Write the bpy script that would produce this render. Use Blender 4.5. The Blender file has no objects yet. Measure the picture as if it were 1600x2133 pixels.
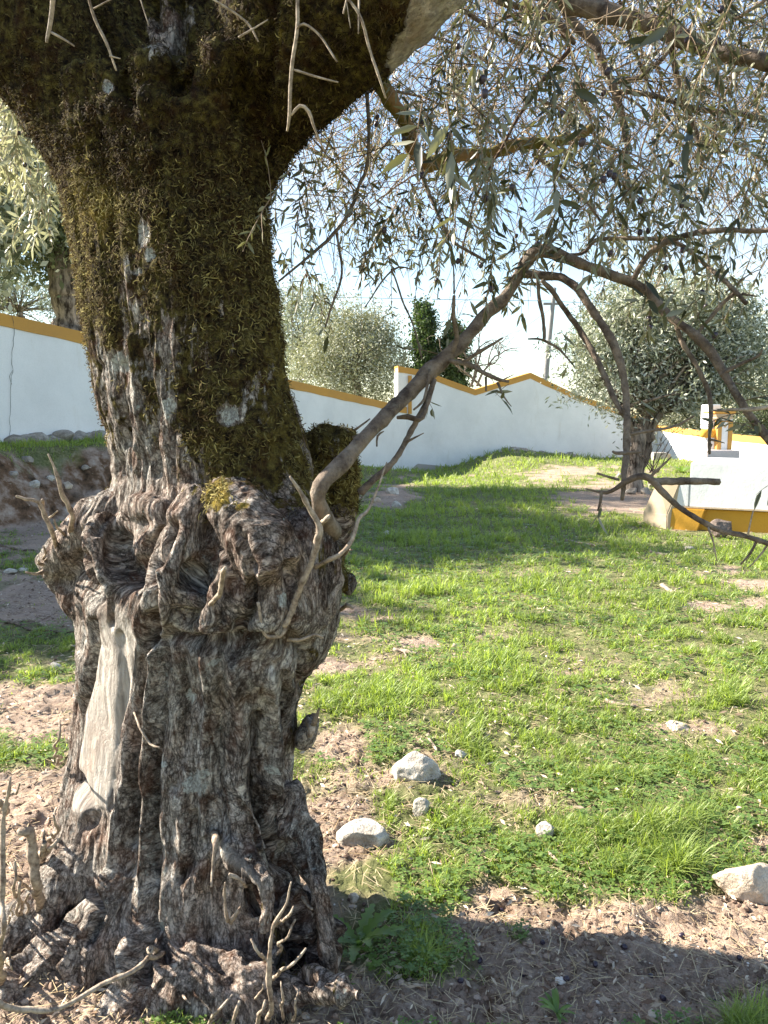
import bpy, bmesh, math, random
import numpy as np
from mathutils import Vector, Matrix
SC = bpy.context.scene
COL = SC.collection
PI = math.pi

# ------------------------------------------------------------------ camera
CAMZ = 1.5
F = 1600.0
PITCH = math.atan((1066.5-880)/F)
cp, sp = math.cos(PITCH), math.sin(PITCH)
cd = bpy.data.cameras.new('camera'); cam = bpy.data.objects.new('camera', cd); COL.objects.link(cam)
cam.location = (0, 0, CAMZ); cam.rotation_euler = (PI/2-PITCH, 0, 0)
cd.sensor_fit = 'HORIZONTAL'; cd.sensor_width = 36; cd.lens = 36*F/1600
cd.clip_start = 0.05; cd.clip_end = 3000
SC.camera = cam

# ------------------------------------------------------------------ light
SUN_EL = math.radians(34); SUN_AZ = (-0.951, 0.309)          # horizontal direction towards the sun
sd = bpy.data.lights.new('sun', 'SUN'); sd.energy = 5.0; sd.angle = math.radians(0.5); sd.color = (1, .92, .79)
sun = bpy.data.objects.new('sun', sd); COL.objects.link(sun)
sv = Vector((SUN_AZ[0]*math.cos(SUN_EL), SUN_AZ[1]*math.cos(SUN_EL), math.sin(SUN_EL)))
sun.rotation_euler = sv.to_track_quat('Z', 'Y').to_euler(); sun.location = (-20, 8, 20)
w = bpy.data.worlds.new('World'); SC.world = w; w.use_nodes = True
nt = w.node_tree; N = nt.nodes; L = nt.links
bg = N['Background']; bg.inputs['Strength'].default_value = 0.076
sky = N.new('ShaderNodeTexSky'); sky.sky_type = 'NISHITA'; sky.sun_disc = False
sky.sun_elevation = SUN_EL; sky.sun_rotation = math.atan2(SUN_AZ[0], SUN_AZ[1])
sky.air_density = 1.15; sky.dust_density = 0.35; sky.ozone_density = 1.0
tc = N.new('ShaderNodeTexCoord'); mp = N.new('ShaderNodeMapping'); mp.inputs['Scale'].default_value = (1, 1, 2.6)
L.new(tc.outputs['Generated'], mp.inputs[0])
cn = N.new('ShaderNodeTexNoise'); cn.inputs['Scale'].default_value = 1.9; cn.inputs['Detail'].default_value = 8; cn.inputs['Roughness'].default_value = .58
L.new(mp.outputs[0], cn.inputs['Vector'])
cr = N.new('ShaderNodeValToRGB'); cr.color_ramp.elements[0].position = .50; cr.color_ramp.elements[1].position = .80
L.new(cn.outputs['Fac'], cr.inputs[0])
mx = N.new('ShaderNodeMix'); mx.data_type = 'RGBA'; mx.inputs[7].default_value = (4.2, 4.5, 4.9, 1)
L.new(cr.outputs[0], mx.inputs[0]); L.new(sky.outputs[0], mx.inputs[6]); L.new(mx.outputs[2], bg.inputs[0])
SC.view_settings.view_transform = 'Standard'; SC.view_settings.look = 'None'; SC.view_settings.exposure = 2.0
SC.view_settings.gamma = 1
SC.render.engine = 'CYCLES'
SC.cycles.max_bounces = 6; SC.cycles.diffuse_bounces = 3; SC.cycles.transmission_bounces = 4; SC.cycles.transparent_max_bounces = 4

# ------------------------------------------------------------------ helpers
def at(px, py, Y):
    r = (px-800)/F; u = (1066.5-py)/F
    d = np.array([r, cp+u*sp, -sp+u*cp])
    t = Y/d[1]
    return np.array([d[0]*t, Y, CAMZ+d[2]*t])
def proj(P):
    P = np.asarray(P, float); q = P-np.array([0, 0, CAMZ])
    f = q[..., 1]*cp-q[..., 2]*sp; u = q[..., 1]*sp+q[..., 2]*cp
    f = np.maximum(f, 1e-3)
    return 800+F*q[..., 0]/f, 1066.5-F*u/f
def ground_at(px, py):
    # the terrain point seen at a place in the view, by marching along the ray
    r = (px-800)/F; u = (1066.5-py)/F
    d = np.array([r, cp+u*sp, -sp+u*cp])
    t = np.arange(1.2, 45, .03); X = d[0]*t; Y = d[1]*t; Z = CAMZ+d[2]*t
    below = np.nonzero(Z < H(X, Y))[0]
    i = below[0] if len(below) else len(t)-1
    return np.array([X[i], Y[i], float(H(X[i:i+1], Y[i:i+1])[0])])

rs = np.random.RandomState(7)
PERM = rs.permutation(4096)
RV = rs.rand(4096)*2-1
def vnoise(P):
    P = np.asarray(P, float); I = np.floor(P).astype(np.int64); Fr = P-I; Fr = Fr*Fr*Fr*(Fr*(Fr*6-15)+10)
    out = 0
    for dx in (0, 1):
        for dy in (0, 1):
            for dz in (0, 1):
                h = PERM[(PERM[(PERM[(I[..., 0]+dx) & 4095]+I[..., 1]+dy) & 4095]+I[..., 2]+dz) & 4095]
                wt = (Fr[..., 0] if dx else 1-Fr[..., 0])*(Fr[..., 1] if dy else 1-Fr[..., 1])*(Fr[..., 2] if dz else 1-Fr[..., 2])
                out = out+wt*RV[h]
    return out
def fbm(P, o=4, g=.5):
    s = 0; a = 1; n = 0
    for i in range(o):
        s = s+a*vnoise(np.asarray(P)*2.03**i+i*17.3); n += a; a *= g
    return s/n
def fb2(x, y, f, o=4, s=0.):
    return fbm(np.stack([x*f+s, y*f+s*1.7, np.full_like(x, s)], -1), o)
def sst(a, b, x):
    t = np.clip((x-a)/(b-a), 0, 1); return t*t*(3-2*t)

def mesh_from(name, V, quads=None, tris=None, smooth=True, mats=None):
    me = bpy.data.meshes.new(name)
    V = np.asarray(V, np.float32)
    nq = 0 if quads is None else len(quads); nt_ = 0 if tris is None else len(tris)
    me.vertices.add(len(V)); me.vertices.foreach_set('co', V.ravel())
    loops = np.concatenate([np.asarray(quads).ravel() if nq else np.zeros(0, int), np.asarray(tris).ravel() if nt_ else np.zeros(0, int)]).astype(np.int32)
    me.loops.add(len(loops)); me.loops.foreach_set('vertex_index', loops)
    st = np.concatenate([np.arange(nq)*4, nq*4+np.arange(nt_)*3]).astype(np.int32)
    me.polygons.add(nq+nt_); me.polygons.foreach_set('loop_start', st)
    me.update(calc_edges=True)
    me.polygons.foreach_set('use_smooth', np.full(nq+nt_, smooth))
    me.validate()
    return me
class MB:
    def __init__(s): s.V = []; s.Q = []; s.T = []; s.n = 0; s.A = []
    def add(s, V, Q=None, T=None, a=0.5):
        V = np.asarray(V, float).reshape(-1, 3)
        if Q is not None and len(Q): s.Q.append(np.asarray(Q)+s.n)
        if T is not None and len(T): s.T.append(np.asarray(T)+s.n)
        s.V.append(V); s.A.append(np.broadcast_to(np.asarray(a, float), (len(V),))); s.n += len(V)
    def build(s, name, mat, parent=None, smooth=True):
        V = np.concatenate(s.V)
        me = mesh_from(name, V, np.concatenate(s.Q) if s.Q else None, np.concatenate(s.T) if s.T else None, smooth)
        at_ = me.attributes.new('tint', 'FLOAT', 'POINT'); A = np.concatenate(s.A).astype(np.float32)
        if len(A) == len(me.vertices): at_.data.foreach_set('value', A)
        return link(name, me, mat, parent)
def link(name, me, mat, parent=None):
    o = bpy.data.objects.new(name, me); COL.objects.link(o)
    if mat: me.materials.append(mat)
    if parent: o.parent = parent; o.matrix_parent_inverse = parent_inv(parent)
    return o
def parent_inv(p):
    M = Matrix.Identity(4); q = p
    chain = []
    while q is not None: chain.append(q); q = q.parent
    M = Matrix.Translation(p['wl']) if 'wl' in p else Matrix.Identity(4)
    return M.inverted()
def tag(o, label=None, cat=None, group=None, kind=None):
    if label: o['label'] = label
    if cat: o['category'] = cat
    if group: o['group'] = group
    if kind: o['kind'] = kind
    return o
def empty(name, loc, label, cat, group=None):
    o = bpy.data.objects.new(name, None); COL.objects.link(o); o.location = loc; o.empty_display_size = .2
    o['wl'] = [float(c) for c in loc]
    return tag(o, label, cat, group)

def smooth_path(P, R, step):
    P = np.asarray(P, float); R = np.asarray(R, float)
    if len(P) == 2: P = np.array([P[0], P[0]*.5+P[1]*.5, P[1]]); R = np.array([R[0], R[0]*.5+R[1]*.5, R[1]])
    Q = [2*P[0]-P[1]]+list(P)+[2*P[-1]-P[-2]]
    out = []; rr = []
    for i in range(len(P)-1):
        p0, p1, p2, p3 = Q[i], Q[i+1], Q[i+2], Q[i+3]
        n = max(2, int(np.linalg.norm(p2-p1)/step))
        for k in range(n):
            t = k/n
            out.append(.5*((2*p1)+(p2-p0)*t+(2*p0-5*p1+4*p2-p3)*t*t+(3*p1-p0-3*p2+p3)*t**3)); rr.append(R[i]*(1-t)+R[i+1]*t)
    out.append(P[-1]); rr.append(R[-1])
    return np.array(out), np.array(rr)
def tube(mb, P, R, seg=8, step=None, rough=0.0, a=.5, cap=True, seed=0, kink=0.):
    R = np.broadcast_to(np.asarray(R, float), (len(P),))
    if step is None: step = max(.01, float(np.max(R))*1.2)
    C, r = smooth_path(P, R, step)
    n = len(C)
    if rough: r = r*(1+.55*rough*fbm(C*13+seed, 2))
    if kink: C = C+kink*np.stack([vnoise(C*9+seed+k*31) for k in range(3)], -1)*np.clip(np.arange(n)/6, 0, 1)[:, None]
    T = np.gradient(C, axis=0); T /= np.linalg.norm(T, axis=1)[:, None]+1e-9
    up = np.array([.3, -.9, .2]); 
    A = np.cross(T, up); bad = np.linalg.norm(A, axis=1) < .15; A[bad] = np.cross(T[bad], [1, .1, 0]); A /= np.linalg.norm(A, axis=1)[:, None]
    # keep the frame continuous
    for i in range(1, n):
        v = A[i-1]-T[i]*np.dot(A[i-1], T[i]); A[i] = v/(np.linalg.norm(v)+1e-9)
    B = np.cross(T, A)
    th = np.arange(seg)*2*PI/seg
    V = C[:, None]+(A[:, None]*np.cos(th)[None, :, None]+B[:, None]*np.sin(th)[None, :, None])*r[:, None, None]
    if rough:
        d = V-C[:, None]
        V = C[:, None]+d*(1+rough*fbm(V/np.maximum(r.mean(), .004)*.6+seed, 2))[..., None]
    V = V.reshape(-1, 3)
    i = np.arange(n-1)[:, None]*seg; j = np.arange(seg)[None]; j2 = (j+1) % seg
    Q = np.stack([i+j, i+j2, i+seg+j2, i+seg+j], -1).reshape(-1, 4)
    Tt = []
    if cap:
        V = np.concatenate([V, C[:1]-T[:1]*r[0]*.3, C[-1:]+T[-1:]*r[-1]*.5])
        c0, c1 = n*seg, n*seg+1
        Tt = [[c0, (k+1) % seg, k] for k in range(seg)]+[[c1, (n-1)*seg+k, (n-1)*seg+(k+1) % seg] for k in range(seg)]
    mb.add(V, Q, Tt if len(Tt) else None, a)
    return C, r
def box(mb, x0, x1, y0, y1, z0, z1, M=None, a=.5):
    V = np.array([[x, y, z] for z in (z0, z1) for y in (y0, y1) for x in (x0, x1)], float)
    if M is not None: V = V@np.array(M)[:3, :3].T+np.array(M)[:3, 3]
    mb.add(V, [[0, 2, 3, 1], [4, 5, 7, 6], [0, 1, 5, 4], [2, 6, 7, 3], [0, 4, 6, 2], [1, 3, 7, 5]], None, a)
def unit(v): return v/(np.linalg.norm(v, axis=-1, keepdims=True)+1e-9)

# ------------------------------------------------------------------ materials
class Mat:
    def __init__(s, name, rough=.9, spec=.25):
        s.m = bpy.data.materials.new(name); s.m.use_nodes = True; s.nt = s.m.node_tree; s.N = s.nt.nodes; s.L = s.nt.links
        s.b = s.N['Principled BSDF']; s.b.inputs['Roughness'].default_value = rough; s.b.inputs['Specular IOR Level'].default_value = spec
        s.tc = s.N.new('ShaderNodeTexCoord')
    def vec(s, sc=(1, 1, 1), src=None):
        m = s.N.new('ShaderNodeMapping'); m.inputs['Scale'].default_value = sc
        s.L.new(src or s.tc.outputs['Object'], m.inputs[0]); return m.outputs[0]
    def noise(s, scale, detail=4, rough=.55, v=None, dist=0.):
        n = s.N.new('ShaderNodeTexNoise'); n.inputs['Scale'].default_value = scale; n.inputs['Detail'].default_value = detail
        n.inputs['Roughness'].default_value = rough; n.inputs['Distortion'].default_value = dist
        s.L.new(v or s.tc.outputs['Object'], n.inputs['Vector']); return n.outputs['Fac']
    def voro(s, scale, v=None, feat='F1'):
        n = s.N.new('ShaderNodeTexVoronoi'); n.feature = feat; n.inputs['Scale'].default_value = scale
        s.L.new(v or s.tc.outputs['Object'], n.inputs['Vector']); return n.outputs['Distance']
    def ramp(s, f, stops):
        r = s.N.new('ShaderNodeValToRGB'); e = r.color_ramp.elements
        while len(e) < len(stops): e.new(.5)
        for k, (p, c) in enumerate(stops):
            e[k].position = p; e[k].color = (c, c, c, 1) if isinstance(c, (int, float)) else (*c, 1)
        s.L.new(f, r.inputs[0]); return r.outputs[0]
    def mix(s, f, a, b, mode='MIX'):
        m = s.N.new('ShaderNodeMix'); m.data_type = 'RGBA'; m.blend_type = mode
        for i, v in ((0, f), (6, a), (7, b)):
            if isinstance(v, (int, float)): m.inputs[i].default_value = v if i == 0 else (v, v, v, 1)
            elif isinstance(v, tuple): m.inputs[i].default_value = (*v, 1)
            else: s.L.new(v, m.inputs[i])
        return m.outputs[2]
    def math(s, op, a, b=0.):
        m = s.N.new('ShaderNodeMath'); m.operation = op
        for i, v in ((0, a), (1, b)):
            if isinstance(v, (int, float)): m.inputs[i].default_value = v
            else: s.L.new(v, m.inputs[i])
        return m.outputs[0]
    def attr(s, n):
        a = s.N.new('ShaderNodeAttribute'); a.attribute_name = n; return a
    def col(s, c):
        if isinstance(c, tuple): s.b.inputs['Base Color'].default_value = (*c, 1)
        else: s.L.new(c, s.b.inputs['Base Color'])
        return s
    def bump(s, h, dist=.01, strength=1.):
        b = s.N.new('ShaderNodeBump'); b.inputs['Distance'].default_value = dist; b.inputs['Strength'].default_value = strength
        s.L.new(h, b.inputs['Height'])
        if s.b.inputs['Normal'].is_linked: s.L.new(s.b.inputs['Normal'].links[0].from_socket, b.inputs['Normal'])
        s.L.new(b.outputs[0], s.b.inputs['Normal']); return s
    def translucent(s, c, f):
        t = s.N.new('ShaderNodeBsdfTranslucent'); mxs = s.N.new('ShaderNodeMixShader'); mxs.inputs[0].default_value = f
        if isinstance(c, tuple): t.inputs[0].default_value = (*c, 1)
        else: s.L.new(c, t.inputs[0])
        out = s.N['Material Output']
        s.L.new(s.b.outputs[0], mxs.inputs[1]); s.L.new(t.outputs[0], mxs.inputs[2]); s.L.new(mxs.outputs[0], out.inputs[0]); return s

# old olive bark
mb_ = Mat('old_bark', .92, .15)
gr_ = mb_.attr('grain').outputs['Vector']
def gv(sc): return mb_.vec(sc, gr_)
nbig = mb_.noise(5, 5, .62, gv((1, 1, .45)), .3)
nst = mb_.noise(34, 8, .72, gv((1, 1, .20)), .0)          # long streaks of the grain
nfl = mb_.noise(95, 6, .75, gv((1, 1, .55)), .0)          # short flakes
fis = mb_.math('ABSOLUTE', mb_.math('SUBTRACT', mb_.noise(26, 6, .72, gv((1, 1, .20)), .0), .5))
fiss = mb_.ramp(fis, [(.0, 0.), (.022, .55), (.055, 1.)])  # thin dark fissures
fis2 = mb_.math('ABSOLUTE', mb_.math('SUBTRACT', mb_.noise(58, 5, .7, gv((1, 1, .6)), .3), .5))
fiss2 = mb_.ramp(fis2, [(.0, 0.), (.05, 1.)])
mixn = mb_.math('ADD', mb_.math('MULTIPLY', nst, .62), mb_.math('MULTIPLY', nfl, .38))
c = mb_.ramp(mixn, [(.35, (.030, .021, .017)), (.41, (.22, .165, .13)), (.47, (.55, .47, .40)), (.55, (.84, .78, .70))])
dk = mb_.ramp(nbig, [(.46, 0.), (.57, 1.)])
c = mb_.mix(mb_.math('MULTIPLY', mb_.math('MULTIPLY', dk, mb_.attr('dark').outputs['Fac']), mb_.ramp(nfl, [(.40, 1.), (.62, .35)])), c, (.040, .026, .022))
pinkf = mb_.ramp(mb_.noise(3.5, 3), [(.45, 0.), (.6, .6)])
c = mb_.mix(pinkf, c, mb_.mix(1., c, (1., .84, .78), 'MULTIPLY'))
c = mb_.mix(fiss, mb_.mix(.8, c, (.022, .014, .011)), c)
c = mb_.mix(fiss2, mb_.mix(.6, c, (.03, .02, .016)), c)
nj = mb_.N.new('ShaderNodeTexNoise'); nj.inputs['Scale'].default_value = 30; nj.inputs['Detail'].default_value = 5; mb_.L.new(gr_, nj.inputs['Vector'])
vm = mb_.N.new('ShaderNodeVectorMath'); vm.operation = 'MULTIPLY_ADD'; vm.inputs[1].default_value = (.035, .035, .05); mb_.L.new(nj.outputs['Color'], vm.inputs[0]); mb_.L.new(gv((1, 1, .42)), vm.inputs[2])
pl = mb_.ramp(mb_.voro(46, vm.outputs[0], 'DISTANCE_TO_EDGE'), [(.0, 0.), (.035, .5), (.10, 1.)])
plm = mb_.ramp(mb_.noise(7, 4), [(.40, 0.), (.56, 1.)])
plate = mb_.math('MAXIMUM', pl, mb_.math('SUBTRACT', 1., plm))
c = mb_.mix(plate, mb_.mix(.85, c, (.020, .013, .010)), c)
lich = mb_.ramp(mb_.noise(75, 4, .7), [(.60, 0.), (.66, 1.)])
lb = mb_.ramp(mb_.noise(6, 3), [(.47, 0.), (.60, 1.)])
c = mb_.mix(mb_.math('MULTIPLY', mb_.math('MULTIPLY', lich, lb), .85), c, (.46, .50, .46))
ln_ = mb_.math('SUBTRACT', mb_.math('ADD', mb_.math('MULTIPLY', mb_.noise(38, 5, .7), .6), mb_.math('MULTIPLY', nfl, .4)), .5)
la = mb_.ramp(mb_.math('ADD', mb_.attr('lichen').outputs['Fac'], mb_.math('MULTIPLY', ln_, 3.0)), [(.52, 0.), (.60, 1.)])
c = mb_.mix(la, c, mb_.mix(fiss2, (.30, .28, .25), mb_.mix(mb_.noise(90), (.50, .52, .48), (.74, .76, .72))))
rust = mb_.ramp(mb_.noise(14, 4, .6), [(.52, 0.), (.66, 1.)])
c = mb_.mix(mb_.math('MULTIPLY', rust, .35), c, (.20, .085, .045))
dead = mb_.mix(mb_.ramp(mb_.noise(60, 6, .7, gv((1, 1, .05))), [(.3, 0.), (.65, 1.)]), (.17, .145, .125), (.50, .455, .40))
dead = mb_.mix(mb_.ramp(mb_.noise(7, 4, .6, gv((1, 1, .5))), [(.50, 0.), (.68, .7)]), dead, (.27, .19, .145))
c = mb_.mix(mb_.attr('dead').outputs['Fac'], c, dead)
mossn = mb_.noise(42, 6, .7)
mossc = mb_.ramp(mossn, [(.36, (.008, .006, .004)), (.45, (.048, .033, .015)), (.54, (.11, .088, .028)), (.66, (.22, .18, .055))])
mossc = mb_.mix(mb_.math('MULTIPLY', rust, .6), mossc, (.065, .024, .010))
ye = mb_.attr('yellow').outputs['Fac']
mossc = mb_.mix(mb_.math('MULTIPLY', ye, mb_.ramp(mossn, [(.38, .1), (.58, 1.)])), mossc, (.34, .25, .045))
mk = mb_.ramp(mb_.math('ADD', mb_.attr('moss').outputs['Fac'], mb_.math('MULTIPLY', mb_.math('SUBTRACT', mb_.noise(26, 6, .7, gv((1, 1, .4))), .5), 2.2)), [(.46, 0.), (.58, 1.)])
c = mb_.mix(mk, c, mossc)
mb_.col(c)
nd = mb_.math('SUBTRACT', 1., mb_.math('MULTIPLY', mb_.attr('dead').outputs['Fac'], .9))
mb_.bump(mb_.math('MULTIPLY', mb_.math('ADD', mb_.math('MULTIPLY', nst, .8), mb_.math('ADD', mb_.math('MULTIPLY', plate, .35), mb_.math('MULTIPLY', fiss, .4))), nd), .028)
mb_.bump(mb_.math('MULTIPLY', mb_.math('ADD', nfl, mb_.math('MULTIPLY', fiss2, .35)), mb_.math('ADD', mb_.math('MULTIPLY', mk, .6), nd)), .014)
BARK = mb_.m

m = Mat('branch_bark', .75, .3)
c = m.mix(m.ramp(m.noise(22, 7, .7), [(.35, 0.), (.65, 1.)]), (.055, .036, .026), (.25, .19, .14))
c = m.mix(m.ramp(m.noise(28, 6, .7), [(.52, 0.), (.75, .6)]), c, (.32, .28, .22))
m.col(c).bump(m.noise(90, 5, .7), .006); m.bump(m.noise(26, 4), .008); BRANCH = m.m
m = Mat('mossy_limb_bark', .95, .1)
c = m.mix(m.noise(20, 5, .6), (.05, .035, .012), (.22, .20, .06))
c = m.mix(m.ramp(m.noise(9, 3), [(.5, 0.), (.62, 1.)]), c, (.26, .16, .08)); m.col(c).bump(m.noise(60, 5), .01); MLIMB = m.m
m = Mat('dry_twig', .8, .2)
c = m.mix(m.ramp(m.noise(45, 6, .7), [(.35, 0.), (.65, 1.)]), (.12, .085, .062), (.45, .37, .285)); m.col(c).bump(m.noise(120, 3), .002); DRY = m.m
m = Mat('thin_twig', .8, .25)
c = m.mix(m.attr('tint').outputs['Fac'], (.07, .04, .025), (.40, .30, .20)); m.col(c); TWIG = m.m

def leaf_mat(name, top1, top2, under, trans, tf=.35, rough=.45):
    m = Mat(name, rough, .5)
    g = m.N.new('ShaderNodeNewGeometry')
    t = m.attr('tint').outputs['Fac']
    c = m.mix(t, top1, top2); c2 = m.mix(t, under, tuple(min(1, x*1.25) for x in under))
    c = m.mix(g.outputs['Backfacing'], c, c2)
    m.col(c); m.translucent(m.mix(t, trans, tuple(x*1.4 for x in trans)), tf); return m.m
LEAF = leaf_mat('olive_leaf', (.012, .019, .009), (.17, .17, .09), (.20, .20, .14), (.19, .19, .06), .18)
LEAFPALE = leaf_mat('sun_painted_olive_leaf', (.14, .15, .08), (.36, .35, .22), (.50, .49, .38), (.36, .36, .19), .32)  # the same olive leaf made paler: sunlight is put into its colour
LEAFBG = leaf_mat('grey_olive_leaf', (.045, .060, .030), (.32, .34, .23), (.48, .49, .40), (.24, .27, .12), .2, .5)
LEAFDK = leaf_mat('dark_evergreen_leaf', (.016, .036, .012), (.075, .12, .03), (.06, .08, .03), (.08, .14, .02), .25, .55)
LEAFMID = leaf_mat('pale_olive_leaf', (.060, .075, .035), (.28, .28, .17), (.40, .40, .30), (.22, .23, .09), .2, .55)
LEAFOAK = leaf_mat('dark_oak_leaf', (.03, .045, .022), (.12, .15, .07), (.16, .18, .12), (.14, .18, .06), .3, .5)
GRASS = leaf_mat('grass_blade', (.045, .10, .016), (.34, .36, .095), (.19, .25, .06), (.38, .50, .06), .40, .5)
WEED = leaf_mat('weed_leaf', (.045, .105, .022), (.19, .27, .065), (.17, .24, .08), (.22, .36, .05), .35, .5)
m = Mat('moss_frond', .9, .1)
c = m.ramp(m.attr('tint').outputs['Fac'], [(0., (.018, .010, .005)), (.35, (.075, .052, .024)), (.7, (.19, .16, .060)), (.95, (.38, .32, .12))])
m.col(c).translucent(c, .25); MOSS = m.m
m = Mat('olive_skin', .35, .5); m.col(m.mix(m.noise(8), (.010, .007, .014), (.05, .03, .05))); OLIVE = m.m
m = Mat('dead_leaf', .7, .3); m.col(m.mix(m.attr('tint').outputs['Fac'], (.12, .07, .045), (.62, .52, .40))); DEADLEAF = m.m

# plaster, ochre, cement
def plaster(name, base, dirt, seam=False):
    m = Mat(name, .9, .15)
    c = m.mix(m.ramp(m.noise(.9, 7, .65), [(.40, 0.), (.72, .75)]), base, dirt)
    c = m.mix(m.ramp(m.noise(2.2, 6, .7, m.vec((1, 1, .25))), [(.60, 0.), (.78, .45)]), c, (dirt[0]*.85, dirt[1]*.78, dirt[2]*.66))
    c = m.mix(m.ramp(m.noise(55, 3), [(.35, .25), (.5, 0.)]), c, tuple(x*.75 for x in base))
    m.col(c).bump(m.noise(1.6, 4), .025, .6); m.bump(m.noise(45, 3), .0022, .8); return m.m
WHITE = plaster('whitewashed_plaster', (.80, .80, .79), (.66, .66, .65))
OCHRE = plaster('ochre_paint', (.56, .30, .075), (.44, .24, .08))
OCHRE2 = plaster('bright_ochre_paint', (.60, .32, .045), (.46, .25, .05))
CREAM = plaster('stained_cream_plaster', (.50, .40, .28), (.33, .24, .15))
CEMENT = plaster('bare_cement_render', (.42, .38, .34), (.30, .27, .24))
PINK = plaster('pale_stone_plinth', (.58, .52, .50), (.46, .41, .39))
m = Mat('crack_line', .95, .1); m.col((.10, .10, .10)); CRACK = m.m
def stone(name, a, b, sc=12):
    m = Mat(name, .9, .2)
    c = m.mix(m.ramp(m.noise(sc, 6, .65), [(.35, 0.), (.65, 1.)]), a, b)
    c = m.mix(m.ramp(m.voro(sc*3, None, 'DISTANCE_TO_EDGE'), [(0., .5), (.05, 0.)]), c, tuple(x*.6 for x in a))
    m.col(c).bump(m.noise(sc*2, 6, .65), .02); return m.m
STONEW = stone('pale_limestone', (.34, .30, .25), (.66, .62, .55), 16)
STONEG = stone('grey_rubble', (.20, .17, .14), (.44, .40, .35), 8)
STONEB = stone('brown_granite', (.085, .065, .055), (.22, .17, .14), 9)
STONET = stone('tan_rock', (.42, .33, .25), (.66, .56, .44), 14)
m = Mat('grey_concrete_pole', .8, .2); m.col(m.mix(m.noise(4), (.17, .17, .17), (.32, .31, .30))); POLE = m.m
m = Mat('wire', .6, .3); m.col((.12, .16, .17)); WIRE = m.m
m = Mat('far_trunk_bark', .95, .1); m.col(m.mix(m.ramp(m.noise(9, 7, .7, m.vec((1, 1, .25))), [(.38, 0.), (.62, 1.)]), (.035, .026, .02), (.40, .33, .27))).bump(m.noise(14, 5, .6, m.vec((1, 1, .25))), .05); FTRUNK = m.m

# ------------------------------------------------------------------ terrain
WA = at(0, 880, 14.0)[:2]; WB = np.array([0.90, 27.6])
WD = (WB-WA)/np.linalg.norm(WB-WA); WN = np.array([WD[1], -WD[0]])       # normal towards the courtyard
WLEN = np.linalg.norm(WB-WA)
def wall_base(t):      # base height along the left wall, t = metres from WA
    return np.interp(t, [-14, 0, 2.3, 5, 9, 12.5, WLEN], [1.15, 1.10, 1.13, .80, .32, -.02, -.34])
def H(x, y, fine=False):
    x = np.asarray(x, float); y = np.asarray(y, float)
    t = (x-WA[0])*WD[0]+(y-WA[1])*WD[1]; s = (x-WA[0])*WN[0]+(y-WA[1])*WN[1]
    g = np.zeros_like(x)
    g = g+sst(19, 28, y)*np.interp(x, [-2, .9, 4, 6, 30], [-.30, -.36, .12, .17, .1])
    g = g+.35*np.exp(-(((x-4.6)/1.5)**2+((y-27.4)/2.2)**2))*1.0
    g = g+.16*np.exp(-(((x+.1)/1.1)**2+((y-15.5)/1.2)**2))
    zb = wall_base(t)
    wob = .35*fb2(x, y, .7, 3, 3.1)+.12*fb2(x, y, 2.6, 3, 9.)
    k = 1-sst(1.9, 2.95, s+wob)
    k = np.where(t > WLEN+.5, 0, k)
    g = g*(1-k)+np.maximum(zb, g)*k
    g = g+.035*fb2(x, y, .9, 3, 1.)
    bankface = k*(1-k)*4*np.clip(zb-.1, 0, 1)
    g = g+bankface*.16*fb2(x, y, 3.3, 4, 5.)
    g = g+.05*np.exp(-(((x+.75)/.62)**2+((y-2.05)/.45)**2))       # earth heaped round the old trunk
    if fine:
        near = 1/(1+(np.hypot(x, y)/9)**2)
        g = g+near*(.022*fb2(x, y, 7, 3, 2.)+.022*np.maximum(0, fb2(x, y, 24, 3, 4.))+.009*fb2(x, y, 60, 2, 8.))
        hoof = np.maximum(0, fb2(x, y, 11, 2, 12.)-.12)
        g = g-near*hoof*.05*(1-grassy(x, y))
    return g
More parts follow.
